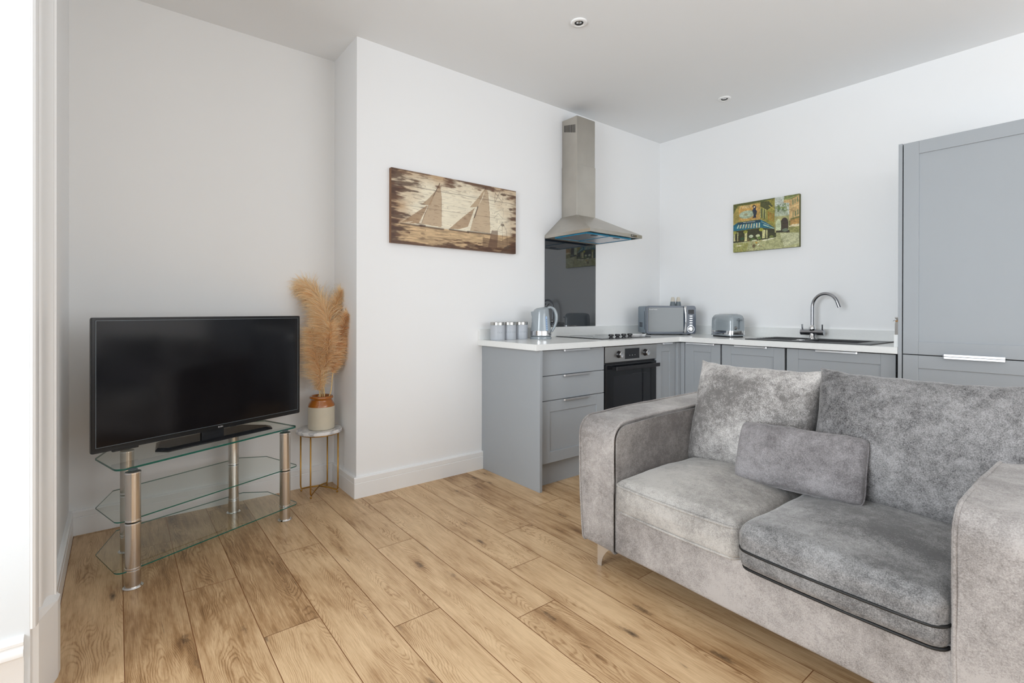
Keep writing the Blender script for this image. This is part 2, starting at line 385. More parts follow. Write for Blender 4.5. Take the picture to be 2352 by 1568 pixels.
# bay walls beyond the opening with the window between them
BX = -5.2
bm = B(); bx(bm, BX, XL - .30, -3.7, -3.6, 0, H); bx(bm, BX - .1, BX, -3.7, -.9, 0, .42); bx(bm, BX - .1, BX, -3.7, -.9, 2.5, H)
struct('wall_bay', bm, M['wall'])
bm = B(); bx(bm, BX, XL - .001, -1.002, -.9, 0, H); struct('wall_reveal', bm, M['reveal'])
bm = B()
for y in (-3.58, -2.32, -1.06): bx(bm, BX - .08, BX - .02, y - .03, y + .03, .42, 2.5)
bx(bm, BX - .08, BX - .02, -3.6, -1.0, .42, .48); bx(bm, BX - .08, BX - .02, -3.6, -1.0, 2.44, 2.5); bx(bm, BX - .07, BX - .03, -3.6, -1.0, 1.43, 1.48)
struct('window_1', bm, M['trim'])
# front wall behind the camera with its two windows
bm = B(); wx = [(-4.05, -2.95), (-2.7, -.3)]
bx(bm, XL, wx[0][0], YS - T, YS, 0, H); bx(bm, wx[0][1], wx[1][0], YS - T, YS, 0, H); bx(bm, wx[1][1], 0, YS - T, YS, 0, H)
for a, b in wx: bx(bm, a, b, YS - T, YS, 0, .55); bx(bm, a, b, YS - T, YS, 2.45, H)
struct('wall_front', bm, M['wall'])
for i, (a, b) in enumerate(wx):
    bm = B(); mid = (a + b) / 2
    for x in (a + .03, mid, b - .03): bx(bm, x - .03, x + .03, YS - .08, YS - .03, .55, 2.45)
    for z in (.58, 1.5, 2.42): bx(bm, a, b, YS - .08, YS - .03, z - .03, z + .03)
    struct('window_%d' % (i + 2), bm, M['trim'])
bm = B(); bx(bm, BX - .1, T, YS - T, YA + T, H, H + .1); struct('ceiling', bm, M['ceiling'])

# floor: individual planks running along the room (y), 187.5 mm wide
PW, X0, PL = .1875, -3.5755, 1.35
joint = {-4: .35, -3: .01, -2: -.55, -1: -1.04, 0: -.452, 1: -1.263, 2: -.682, 3: -1.493, 4: -1.207, 5: -.917, 6: -.25, 7: -.755}
tones = {(-1, 0): .78, (-1, -1): .30, (-4, 0): .8, (-3, 0): .74, (-3, -1): .78, (-2, 0): .72, (-2, -1): .66, (0, 0): .46, (0, -1): .42, (1, 0): .36, (1, -1): .24,
         (2, 0): .44, (2, -1): .22, (3, 0): .34, (3, 1): .45, (4, 0): .36, (4, -1): .30, (5, 0): .40, (5, -1): .46, (6, 0): .74, (6, -1): .66, (6, 1): .7, (7, 0): .20, (7, -1): .26, (8, 0): .68, (8, -1): .62, (8, -2): .5, (9, 0): .4, (1, 1): .45, (2, 1): .5, (5, 1): .3}
rnd = random.Random(5)
fb = B(); uvl = fb.loops.layers.uv.new('plank'); cl = fb.loops.layers.float_color.new('tone')
g = .0014
i = -8
while X0 + i * PW < 0.05:
    x0 = X0 + i * PW; j = joint.get(i, rnd.uniform(-1.3, 0))
    k0 = math.floor((YS - .1 - j) / PL); k = k0
    while j + k * PL < YA + .05:
        y0 = j + k * PL; y1 = y0 + PL; xa, xb = x0 + g, x0 + PW - g; ya, yb = max(y0 + g, YS - .12), min(y1 - g, YA + .1)
        # k=0 is the plank whose near end is the recorded joint
        if xb > BX - .1 and yb > ya:
            f = fb.faces.new([fb.verts.new(q) for q in ((xa, ya, 0), (xb, ya, 0), (xb, yb, 0), (xa, yb, 0))])
            tn = tones.get((i, k), rnd.uniform(.25, .6)); sd = rnd.random()
            for lp in f.loops:
                lp[uvl].uv = (lp.vert.co.x - x0, lp.vert.co.y - y0); lp[cl] = (tn, sd, 0, 1)
        k += 1
    i += 1
bx(fb, BX - .1, .05, YS - .12, YA + .1, -.06, -.0012, mi=1)
struct('floor', fb, [M['floor'], M['groove']])

def skirting(name, p0, p1, nrm, h=.125, t=.018):
    """profiled board from p0 to p1 along a wall, nrm points into the room"""
    p0, p1, n = Vector((*p0, 0)), Vector((*p1, 0)), Vector((*nrm, 0))
    prof = [(0, 0), (t, 0), (t, h * .70), (t - .0025, h * .712), (t - .0025, h * .725), (t - .001, h * .74), (t - .001, h * .95), (t - .006, h), (0, h)]
    bm = B(); rings = []
    for p in (p0, p1): rings.append([bm.verts.new(p + n * a + Vector((0, 0, b))) for a, b in prof])
    m = len(prof)
    for q in range(m): bm.faces.new((rings[0][q], rings[0][(q + 1) % m], rings[1][(q + 1) % m], rings[1][q]))
    bm.faces.new(rings[0][::-1]); bm.faces.new(rings[1])
    return struct(name, bm, M['trim'])
skirting('baseboard_back', (XC - .018, -.0), (-2.12, 0), (0, -1))
skirting('baseboard_return', (XC, -.0), (XC, YA), (-1, 0), .1242)
skirting('baseboard_alcove', (XL, YA), (XC, YA), (0, -1), .122)
skirting('baseboard_left', (XL, -.80), (XL, YA), (1, 0), .1212)

# architrave round the bay opening: profile in plan, extruded upwards, and its plinth block
prof = [(-.02, -1.0015), (.004, -1.0015), (.010, -.997), (.012, -.990), (.0145, -.975), (.014, -.965), (.008, -.958), (.008, -.950), (.010, -.946), (.010, -.930), (.013, -.927),
        (.016, -.922), (.018, -.895), (.022, -.872), (.028, -.855), (.034, -.843), (.036, -.840), (.036, -.834), (.041, -.830), (.041, -.815), (-.004, -.815)]
bm = B(); prism(bm, [(XL + a, b) for a, b in prof], .24, 2.75); tr = struct('trim_1', bm, M['trim'], smooth='auto')
bm = B(); pts = [(XL - .004, -.803), (XL + .043, -.803), (XL + .049, -.812), (XL + .046, -.85), (XL + .013, -.957), (XL + .002, -.962), (XL - .02, -1.002)]
lo = [bm.verts.new((x, y, 0)) for x, y in pts]; hi = [bm.verts.new((x, y, .235)) for x, y in pts]
inn = [bm.verts.new((XL + (x - XL) * .55, y + (.004 if y < -.9 else -.004), .262)) for x, y in pts]
n_ = len(pts)
for a, b in ((lo, hi), (hi, inn)):
    for q in range(n_): bm.faces.new((a[q], a[(q + 1) % n_], b[(q + 1) % n_], b[q]))
bm.faces.new(lo[::-1]); bm.faces.new(inn); struct('trim_2', bm, M['trim'])
# moulded dado/skirting on the bay reveal (faces the camera)
bm = B(); RY = -1.0
pr = [(0, 0), (.010, 0), (.010, .165), (.013, .170), (.013, .176), (.020, .180), (.022, .190), (.019, .199), (.012, .203), (.012, .207), (.017, .211), (.018, .219), (.013, .227), (.004, .231), (0, .233)]
r0 = [bm.verts.new((XL - .012, RY - a, b)) for a, b in pr]; r1 = [bm.verts.new((BX, RY - a, b)) for a, b in pr]
for q in range(len(pr)): bm.faces.new((r0[q], r0[(q + 1) % len(pr)], r1[(q + 1) % len(pr)], r1[q]))
bm.faces.new(r0[::-1]); bm.faces.new(r1); struct('trim_3', bm, M['trim'], smooth='auto')

# ceiling downlights
for i, (x, y, lab) in enumerate(((-2.106, -.926, 'round white recessed downlight nearer the camera, above the open floor'), (-.498, -.921, 'small round white recessed downlight near the kitchen corner'))):
    t = thing('downlight', lab, 'ceiling light', (x, y, H), 0, 'recessed ceiling downlights')
    bm = B(); lathe(bm, [(.046, 0), (.047, -.003), (.044, -.007), (.030, -.009), (.026, -.006), (.024, .0), (.024, -.001)], 40); obj('ring', bm, M['trim'], t, True)
    bm = B(); lathe(bm, [(.024, -.0045), (.0215, -.0065), (.0195, -.004), (.0195, -.002), (0, -.002)], 32); obj('lamp_socket', bm, M['black'], t, True)
    bm = B(); lathe(bm, [(.0155, -.0025), (.014, -.0045), (.006, -.0035), (0, -.006)], 28); obj('bulb', bm, M['chrome'], t, True)

# ------------------------------------------------------------------ kitchen
ZT, ZB = .914, .876
FA = -.585     # front plane of the doors on the back run
def handle(parent, p, d, ln, out):
    """edge-pull: thin lip on top of a door. p centre of top edge, d direction along, out outward"""
    d = Vector(d); o_ = Vector(out); bm = B(); p = Vector(p)
    a = [(-ln / 2, 0), (ln / 2, 0), (ln / 2, .014), (ln / 2 - .006, .020), (-ln / 2 + .006, .020), (-ln / 2, .014)]
    def ring(z, k=0): return [bm.verts.new(p + d * u + o_ * (v - (k if v > 0 else 0)) + Vector((0, 0, z))) for u, v in a]
    r = [ring(0.001), ring(-.0015), ring(-.0015)]
    up = ring(.0015); lo2 = ring(-.009)
    for f0, f1 in ((up, lo2),):
        for q in range(6): bm.faces.new((f0[q], f0[(q + 1) % 6], f1[(q + 1) % 6], f1[q]))
    bm.faces.new(up); bm.faces.new(lo2[::-1])
    for rr in r:
        for v in rr: bm.verts.remove(v)
    return obj('handle', bm, M['alu'], parent)
def shaker(bm, w_, h_, stile, rail, t=.02, rec=.007, frame=None):
    """panel door in local x (width), z (height), front at y=0 facing -y"""
    b = .0012
    bx(bm, 0, stile, 0, t, 0, h_, b, 1); bx(bm, w_ - stile, w_, 0, t, 0, h_, b, 1)
    bx(bm, stile, w_ - stile, 0, t, 0, rail, b, 1); bx(bm, stile, w_ - stile, 0, t, h_ - rail, h_, b, 1)
    bx(bm, stile - .003, w_ - stile + .003, rec, t - .002, rail - .003, h_ - rail + .003)
    return bm
def place(bm, origin, xdir):
    x = Vector((*xdir, 0)); y = Vector((0, 0, 1)).cross(x)
    return xf(bm, Matrix(((x.x, y.x, 0, origin[0]), (x.y, y.y, 0, origin[1]), (0, 0, 1, origin[2]), (0, 0, 0, 1))))
XD, YD = (1, 0), (0, -1)          # door "width" directions; outward is -y for XD and -x for YD

bm = B(); bx(bm, -2.12, -2.098, -.618, -.0, 0, ZB, .001, 1)
tag(obj('end_panel', bm, M['cab']), 'tall plain grey side panel closing the left end of the kitchen units', 'panel')
def carcass(bm, x0, x1, y0, y1, z0, z1): return bx(bm, x0, x1, y0, y1, z0, z1)

t = thing('drawer_cabinet', 'grey three-drawer base cabinet beside the black oven', 'cabinet', (0, 0, 0))
bm = B(); carcass(bm, -2.096, -1.487, FA + .021, -.03, .15, ZB - .002); obj('carcass', bm, M['cab'], t)
zs = [(.155, .548), (.552, .706), (.710, .868)]
for k, (z0, z1) in enumerate(zs):
    bm = B(); w_ = .588
    if k == 0: shaker(bm, w_, z1 - z0, .075, .07)
    else: bx(bm, 0, w_, 0, .02, 0, z1 - z0, .0015, 1)
    place(bm, (-2.079, FA, z0), XD); d = obj('drawer', bm, M['cab'], t)
    handle(d, (-1.77, FA + .001, z1 + .0005), (1, 0, 0), .245, (0, -1, 0))

# oven
t = thing('oven', 'built-in electric oven with steel control strip and black glass door', 'oven', (0, 0, 0))
bm = B(); bx(bm, -1.481, -.889, FA + .012, -.04, .16, .870); obj('casing', bm, M['black'], t)
bm = B(); bx(bm, -1.480, -.889, FA - .004, FA + .014, .755, .867, .0015, 1); cp = obj('control_panel', bm, M['steel_h'], t)
bm = B(); bx(bm, -1.268, -1.100, FA - .0052, FA - .002, .771, .847, .0005, 1); obj('display', bm, M['blackglass'], cp)
bm = B()
for dx in (-.03, 0, .03): lathe(bm, [(0, .0002), (.0022, .0002), (.0022, 0)], 8, (dx, 0))
o = obj('touch_mark', bm, M['white_txt'], cp); o.matrix_local = frame_m((-1.184, FA - .0053, .797), (1, 0, 0), (0, 0, 1))
for x in (-1.338, -1.030):
    bm = B(); lathe(bm, [(.026, 0), (.026, .004), (.0215, .007), (.0205, .020), (.0205, .027), (.018, .030)], 32)
    o = obj('knob', bm, M['black'], t, True); o.matrix_local = frame_m((x, FA - .003, .809), (1, 0, 0), (0, 0, 1))
    bm = B(); lathe(bm, [(.0205, .0265), (.0205, .031), (.0185, .033), (.017, .0325), (0, .0325)], 32); bx(bm, -.0018, .0018, -.014, .014, .0326, .0335)
    obj('knob_cap', bm, M['chrome'], o, 'auto')
    bm = B()
    for a in range(0, 360, 45): lathe(bm, [(0, .0003), (.0012, .0003), (.0012, 0)], 6, (.036 * math.cos(R(a)), .036 * math.sin(R(a))))
    o2 = obj('dial_mark', bm, M['black'], cp); o2.matrix_local = frame_m((x, FA - .0041, .809), (1, 0, 0), (0, 0, 1))
bm = B(); bx(bm, -1.479, -.890, FA - .006, FA + .014, .165, .741, .003, 2); d = obj('door', bm, M['ovenglass'], t)
bm = B(); bx(bm, -1.40, -.97, FA - .0068, FA - .004, .27, .66, .001, 1); obj('door_window', bm, M['blackglass'], d)
bm = B(); bx(bm, -1.415, -.905, FA - .052, FA - .040, .700, .727, .003, 2)
for x in (-1.400, -.920): bx(bm, x - .012, x + .012, FA - .042, FA - .004, .704, .722)
obj('handle', bm, M['black'], d)

def door_cabinet(nm, label, axis, a0, a1, plane, stile, hw, hc, z0=.155, z1=.868, depth=.54, top=ZB - .002):
    """cabinet whose doors face -y (axis x) or -x (axis y)"""
    t = thing(nm, label, 'cabinet', (0, 0, 0))
    bm = B(); w_ = abs(a1 - a0)
    if axis == 'x': carcass(bm, a0 + .001, a1 - .001, plane + .021, plane + depth, .15, top)
    else: carcass(bm, plane + .021, plane + depth, a0 - .001, a1 + .001, .15, top)
    obj('carcass', bm, M['gap'], t)
    bm = B(); shaker(bm, w_ - .006, z1 - z0, stile, .065)
    place(bm, (a0 + .003, plane, z0) if axis == 'x' else (plane, a0 - .003, z0), XD if axis == 'x' else YD)
    d = obj('door', bm, M['cab'], t)
    if axis == 'x': handle(d, (hc, plane + .001, z1 + .0005), (1, 0, 0), hw, (0, -1, 0))
    else: handle(d, (plane + .001, hc, z1 + .0005), (0, -1, 0), hw, (-1, 0, 0))
    return t
door_cabinet('base_cabinet', 'narrow grey shaker cabinet between the oven and the inner corner', 'x', -.886, -.632, FA, .068, .13, -.75)
bm = B(); bx(bm, -.631, -.585, FA + .001, FA + .02, .155, .868, .001, 1); bx(bm, FA + .001, FA + .02, -.64, FA + .02, .155, .868, .001, 1)
bx(bm, -.626, FA - .004, FA - .02, FA, .155, .868, .001, 1)
tag(obj('corner_post', bm, M['cab']), 'narrow grey filler post in the inner corner of the units', 'panel')
door_cabinet('base_cabinet', 'grey shaker cabinet just right of the inner corner, below the toaster', 'y', -.642, -.944, FA, .075, .24, -.778)
door_cabinet('base_cabinet', 'grey shaker cabinet below the drainer half of the sink', 'y', -.950, -1.404, FA, .072, .235, -1.170)
door_cabinet('base_cabinet', 'wide grey shaker cabinet beside the tall unit, below the tap', 'y', -1.412, -2.020, FA, .073, .237, -1.710, top=.715)
bm = B(); prism(bm, [(-2.096, -.530), (-.530, -.530), (-.530, -2.03), (-.512, -2.03), (-.512, -.512), (-2.096, -.512)], 0, .148)
tag(obj('kickboard', bm, M['cab']), 'low recessed grey kickboard running beneath the base units', 'kickboard')

# worktop, with a hole for the bowl of the sink
WX, WD = -2.156, -.627
bm = B(); SX0, SX1, SY0, SY1 = -.500, -.160, -1.455, -1.800
bx(bm, WX, WD, WD, 0, ZB, ZT); bx(bm, WD, 0, SY0, 0, ZB, ZT); bx(bm, WD, SX0, SY1, SY0, ZB, ZT); bx(bm, SX1, 0, SY1, SY0, ZB, ZT); bx(bm, WD, 0, -2.034, SY1, ZB, ZT)
bmesh.ops.remove_doubles(bm, verts=bm.verts[:], dist=1e-5)
tag(obj('worktop', bm, M['quartz']), 'L-shaped white speckled worktop lying over the grey base units', 'worktop')
bm = B(); bx(bm, WX, -.0, -.020, 0, ZT, ZT + .076, .001, 1)
tag(obj('upstand', bm, M['quartz']), 'white upstand strip behind the kettle and hob', 'upstand')
bm = B(); bx(bm, -.020, 0, -2.034, -.021, ZT, ZT + .076, .001, 1)
tag(obj('upstand', bm, M['quartz']), 'white upstand strip behind the toaster and tap', 'upstand')
bm = B(); bx(bm, -.602, -.021, -2.034, -2.012, ZT, ZT + .072, .001, 1)
tag(obj('upstand', bm, M['quartz']), 'short white upstand against the side of the tall grey unit', 'upstand')

# tall unit
t = thing('tall_cabinet', 'tall grey shaker unit at the right edge, reaching above the worktop', 'cabinet', (0, 0, 0))
TX = -.617; TY0, TY1 = -2.057, -2.657
bm = B(); bx(bm, TX - .0, -.004, -2.053, -2.0345, 0, 2.085, .001, 1); obj('side_panel', bm, M['cab'], t)
bm = B(); bx(bm, TX + .02, -.004, TY1, TY0, .15, 2.08); obj('carcass', bm, M['gap'], t)
bm = B(); bx(bm, TX + .0, -.004, TY1 - .022, TY1 - .004, 0, 2.085, .001, 1); obj('side_panel', bm, M['cab'], t)
for k, (z0, z1) in enumerate(((.879, 2.082), (.155, .874))):
    bm = B(); shaker(bm, .596, z1 - z0, .070, .072); place(bm, (TX, TY0 - .001, z0), YD); d = obj('door', bm, M['cab'], t)
    o = handle(d, (TX + .001, -2.357, (z0 if k == 0 else z1) + (.0085 if k == 0 else .0005)), (0, -1, 0), .243, (-1, 0, 0))
bm = B(); bx(bm, TX + .05, TX + .068, TY1, TY0, 0, .148); obj('kickboard', bm, M['cab'], t)

# hob
t = thing('hob', 'black glass electric hob set in the white worktop', 'hob', (0, 0, 0))
bm = B(); bx(bm, -1.422, -.847, -.509, -.030, ZT, ZT + .006, .0015, 1); obj('glass_plate', bm, M['blackglass'], t)
for x, y, r in ((-1.27, -.16, .09), (-1.27, -.38, .075), (-1.0, -.16, .075), (-1.0, -.36, .06)):
    bm = B(); tube(bm, [(x + r * math.cos(a * math.pi / 24), y + r * math.sin(a * math.pi / 24), ZT + .0062) for a in range(48)], .0006, 4, False, True); obj('ring_print', bm, M['dgrey'], t)
for x in (-1.285, -1.212, -1.139, -1.066):
    bm = B(); lathe(bm, [(.017, ZT + .006), (.017, ZT + .009), (.011, ZT + .012), (.011, ZT + .016), (.020, ZT + .021), (.020, ZT + .030), (.018, ZT + .032), (0, ZT + .032)], 28, (x, -.475))
    bx(bm, x - .002, x + .002, -.492, -.458, ZT + .0318, ZT + .0335); obj('knob', bm, M['black'], t, 'auto')
# white spoon rest at the right of the hob
bm = B()
ol = [(-.10, 0), (-.06, .030), (0, .040), (.05, .030), (.075, .012), (.12, .010), (.13, 0), (.12, -.010), (.075, -.012), (.05, -.030), (0, -.040), (-.06, -.030)]
lo = [bm.verts.new((x * .85, y * .85, 0)) for x, y in ol]; hi = [bm.verts.new((x, y, .016)) for x, y in ol]; hin = [bm.verts.new((x * .93, y * .93, .016)) for x, y in ol]; li = [bm.verts.new((x * .8, y * .8, .004)) for x, y in ol]
for a, b in ((lo, hi), (hi, hin), (hin, li)):
    for q in range(12): bm.faces.new((a[q], a[(q + 1) % 12], b[(q + 1) % 12], b[q]))
bm.faces.new(lo[::-1]); bm.faces.new(li); xf(bm, Matrix.Rotation(R(-8), 4, 'Z'))
tag(obj('spoon_rest', bm, M['trim'], None, 'auto', (-.945, -.425, ZT + .0066)), 'low white dish lying on the right side of the hob', 'spoon rest')

# splashback and cooker hood
bm = B(); bx(bm, -1.520, -.932, -.006, 0, .992, 1.700, .0008, 1)
tag(obj('splashback', bm, M['splash']), 'glossy black glass splashback on the wall below the cooker hood', 'splashback')
t = thing('cooker_hood', 'stainless steel chimney cooker hood mounted high on the wall', 'cooker hood', (0, 0, 0))
x0, x1, yd = -1.520, -.924, -.480; zl, zt2, zc = 1.688, 1.712, 1.872; cx0, cx1, cd = -1.334, -1.119, -.168
bm = B()
a = [bm.verts.new(q) for q in ((x0, 0, zl), (x0, yd, zl), (x1, yd, zl), (x1, 0, zl))]; b = [bm.verts.new(q) for q in ((x0, 0, zt2), (x0, yd, zt2), (x1, yd, zt2), (x1, 0, zt2))]
c = [bm.verts.new(q) for q in ((cx0 - .004, 0, zc), (cx0 - .004, cd - .004, zc), (cx1 + .004, cd - .004, zc), (cx1 + .004, 0, zc))]
ai = [bm.verts.new(q) for q in ((x0 + .012, -.01, zl), (x0 + .012, yd + .012, zl), (x1 - .012, yd + .012, zl), (x1 - .012, -.01, zl))]
au = [bm.verts.new((v.co.x, v.co.y, zl + .012)) for v in ai]
for p, q in ((a, b), (b, c), (a, ai), (ai, au)):
    for k in range(4): bm.faces.new((p[k], p[(k + 1) % 4], q[(k + 1) % 4], q[k]))
bm.faces.new(c); bm.faces.new(au); obj('canopy', bm, M['steel'], t)
bm = B(); bx(bm, cx0, cx1, cd, 0, zc - .004, 2.275, .0012, 1); du = obj('duct_cover', bm, M['steel'], t)
bm = B(); bx(bm, cx0 + .003, cx1 - .003, cd + .003, 0, 2.2, 2.653, .0012, 1); du2 = obj('duct_cover', bm, M['steel'], t)
bm = B()
for k in range(12):
    yy = -.145 + k * .0105; z0 = 2.585 - .0042 * abs(k - 6); 
    bx(bm, cx0 + .0015, cx0 + .0045, yy, yy + .004, 2.545 + .003 * k - .02, 2.60 + .002 * k - .012)
obj('vent_slot', bm, M['gap'], du2)
for xa, xb in ((-1.475, -1.228), (-1.220, -.972)):
    bm = B(); bx(bm, xa, xb, -.40, -.085, zl - .001, zl + .010, .001, 1); f_ = obj('grease_filter', bm, M['filter'], t)
    bm = B(); e_ = .007
    bx(bm, xa - e_, xb + e_, -.085, -.085 + e_, zl - .004, zl + .008); bx(bm, xa - e_, xb + e_, -.40 - e_, -.40, zl - .004, zl + .008)
    bx(bm, xa - e_, xa, -.40, -.085, zl - .004, zl + .008); bx(bm, xb, xb + e_, -.40, -.085, zl - .004, zl + .008)
    obj('filter_film', bm, M['blue_film'], f_)['label'] = 'blue protective film round the filter'
    bm = B(); bx(bm, (xa + xb) / 2 - .03, (xa + xb) / 2 + .03, -.375, -.355, zl - .004, zl); obj('filter_latch', bm, M['black'], f_)
bm = B(); bx(bm, -1.062, -.992, yd - .0015, yd + .002, zl + .004, zl + .020); bt = obj('button_strip', bm, M['black'], t)
for k in range(5):
    bm = B(); cyl(bm, (-1.055 + k * .014, yd - .001, zl + .012), (-1.055 + k * .014, yd - .006, zl + .012), .0045, 14); obj('button', bm, M['chrome'], bt, 'auto')

# sink and tap
t = thing('sink', 'black composite sink with drainer set in the white worktop', 'sink', (0, 0, 0))
bm = B(); sx0, sx1, sy0, sy1 = -.552, -.062, -1.112, -1.885; z1 = ZT + .006
bx(bm, sx0, sx1, SY0 , sy0, ZT, z1); bx(bm, sx0, SX0, SY1, SY0, ZT, z1); bx(bm, SX1, sx1, SY1, SY0, ZT, z1); bx(bm, sx0, sx1, sy1, SY1, ZT, z1)
bmesh.ops.remove_doubles(bm, verts=bm.verts[:], dist=1e-5); obj('rim', bm, M['sink'], t)
bm = B()
r = .004; rp = [(SX0 - 0, SX1 + 0, SY0, SY1, z1), (SX0 + .004, SX1 - .004, SY0 - .004, SY1 + .004, z1 - .006), (SX0 + .012, SX1 - .012, SY0 - .012, SY1 + .012, .74), (SX0 + .03, SX1 - .03, SY0 - .03, SY1 + .03, .725)]
rg = [[bm.verts.new(q) for q in ((a0, b0, z), (a1, b0, z), (a1, b1, z), (a0, b1, z))] for a0, a1, b0, b1, z in rp]
for p, q in zip(rg, rg[1:]):
    for k in range(4): bm.faces.new((p[k], p[(k + 1) % 4], q[(k + 1) % 4], q[k]))
bm.faces.new(rg[-1]); obj('bowl', bm, M['sink'], t)
for k in range(8): bm = B(); bx(bm, -.47 + k * .045, -.462 + k * .045, -1.40, -1.16, z1, z1 + .0025, .001, 1); obj('drainer_rib', bm, M['sink'], t)
bm = B(); lathe(bm, [(0, z1 + .004), (.018, z1 + .004), (.026, z1 + .002), (.026, z1)], 28, (-.40, -1.43)); obj('overflow_cap', bm, M['chrome'], t, True)
t = thing('kitchen_tap', 'swan-neck chrome mixer tap with two lever handles behind the sink', 'tap', (-.115, -1.400, ZT + .006))
bm = B(); lathe(bm, [(.030, 0), (.030, .004), (.021, .008), (.019, .035), (.019, .055), (.023, .060), (.023, .085), (.016, .095), (.014, .100)], 32); obj('body', bm, M['chrome'], t, True)
bm = B(); cyl(bm, (0, -.078, .046), (0, .078, .046), .0205, 28); obj('valve_bar', bm, M['tap'], t, 'auto')
for s in (-1, 1):
    bm = B(); cyl(bm, (0, s * .066, .052), (-.006, s * .068, .105), .0055, 14); obj('lever', bm, M['tap'], t, 'auto')
# spout plane turned a little towards the bowl
sd = Vector((-.10, -1.0, 0)).normalized(); rs = .087
pts = [Vector((0, 0, .09)), Vector((0, 0, .16)), Vector((0, 0, .232))]
for k in range(1, 22):
    a = math.pi - k * R(162) / 21; pts.append(Vector((0, 0, .232)) + sd * (rs + rs * math.cos(a)) + Vector((0, 0, rs * math.sin(a) * 1.12)))
pts.append(pts[-1] + (pts[-1] - pts[-2]).normalized() * .035)
bm = B(); tube(bm, pts, .0115, 20); obj('spout', bm, M['tap'], t, 'auto')

# kettle
def slab_text(parent, s, size, origin, xdir, mat=None): return text_obj('lettering', s, size, mat or M['white_txt'], parent, frame_m(origin, xdir, (0, 0, 1)))
t = thing('kettle', 'glossy grey electric kettle with steel band, right of the canisters', 'kettle', (-1.715, -.175, ZT), R(-38))
# local x: towards the handle (image right), local -y: towards camera
bm = B(); lathe(bm, [(.078, 0), (.079, .006), (.077, .016), (.070, .022)], 44); obj('power_base', bm, M['greyblue'], t, 'auto')
prf = [(.0765, .024), (.0770, .030), (.0765, .052), (.0735, .085), (.0690, .125), (.0640, .165), (.0595, .200), (.057, .212)]
bm = B(); lathe(bm, prf, 48)
for v in bm.verts:     # spout lip on -x, top slopes up to the handle
    k = max(0, (v.co.z - .15) / .062); ang = math.atan2(v.co.y, -v.co.x)
    if k > 0:
        s = max(0, 1 - abs(ang) / .55); v.co.x -= .016 * s * k; v.co.z += .010 * k * (v.co.x / .06)
obj('body', bm, M['greyblue'], t, 'auto')
bm = B(); lathe(bm, [(.0775, .0268), (.0784, .028), (.0778, .060), (.0765, .0615)], 48); obj('steel_band', bm, M['chrome'], t, 'auto')
bm = B(); lathe(bm, [(.0575, .210), (.052, .222), (.035, .230), (0, .233)], 40)
for v in bm.verts: v.co.z += .010 * (v.co.x / .06)
obj('lid', bm, M['greyblue'], t, True)
bm = B()
hp = [Vector(q) for q in ((.050, 0, .228), (.075, 0, .231), (.098, 0, .215), (.112, 0, .180), (.114, 0, .140), (.104, 0, .100), (.088, 0, .068), (.078, 0, .052))]
sm = []
for q in range(len(hp) - 1):
    p0, p1, p2, p3 = hp[max(q - 1, 0)], hp[q], hp[q + 1], hp[min(q + 2, len(hp) - 1)]
    for k in range(4):
        u = k / 4; sm.append(.5 * ((2 * p1) + (p2 - p0) * u + (2 * p0 - 5 * p1 + 4 * p2 - p3) * u * u + (3 * p1 - p0 - 3 * p2 + p3) * u ** 3))
sm.append(hp[-1]); nn = len(sm)
tube(bm, sm, [.0125 - .006 * (abs(k / nn - .45) * 1.4) for k in range(nn)], 14)
for v in bm.verts: v.co.y *= 1.35
obj('handle', bm, M['greyblue'], t, True)
bm = B(); prism(bm, rrect(-.0075, .0075, -.052, .052, .007), -.0006, .0016)
o = obj('water_gauge', bm, M['gauge'], t); ga = R(-58); rr_ = .0705
o.matrix_local = frame_m((rr_ * math.cos(ga), rr_ * math.sin(ga), .115), (-math.sin(ga), math.cos(ga), 0), (-.095 * math.cos(ga), -.095 * math.sin(ga), 1))
bm = B()
for k in range(6): bx(bm, -.003, .004, -.036 + k * .0125, -.032 + k * .0125, .0012, .0022)
obj('gauge_marks', bm, M['black'], o)
kc = bpy.data.objects.new('cable', None)
bm = B(); pts = [Vector(q) for q in ((.0, .079, .012), (-.02, .11, .006), (-.05, .125, .008))]
tube(bm, pts, .0035, 8)
# cable rising behind the kettle against the splashback
m_inv = (Matrix.Translation((-1.715, -.175, ZT)) @ Matrix.Rotation(R(-38), 4, 'Z')).inverted()
wp = [(-1.66, -.08, ZT + .01), (-1.60, -.05, ZT + .12), (-1.555, -.035, ZT + .25), (-1.535, -.03, ZT + .275), (-1.555, -.03, ZT + .30)]
cpts = [m_inv @ Vector(q) for q in ((-1.695, -.10, ZT + .006), (-1.66, -.07, ZT + .04), (-1.615, -.05, ZT + .12), (-1.555, -.045, ZT + .20), (-1.515, -.03, ZT + .245), (-1.492, -.025, ZT + .262))]
bm.free(); bm = B()
sm = []
for q in range(len(cpts) - 1):
    p0, p1, p2, p3 = cpts[max(q - 1, 0)], cpts[q], cpts[q + 1], cpts[min(q + 2, len(cpts) - 1)]
    for k in range(5):
        u = k / 5; sm.append(.5 * ((2 * p1) + (p2 - p0) * u + (2 * p0 - 5 * p1 + 4 * p2 - p3) * u * u + (3 * p1 - p0 - 3 * p2 + p3) * u ** 3))
sm.append(cpts[-1]); tube(bm, sm, .0035, 8); obj('cable', bm, M['black'], t, True)
bpy.data.objects.remove(kc)

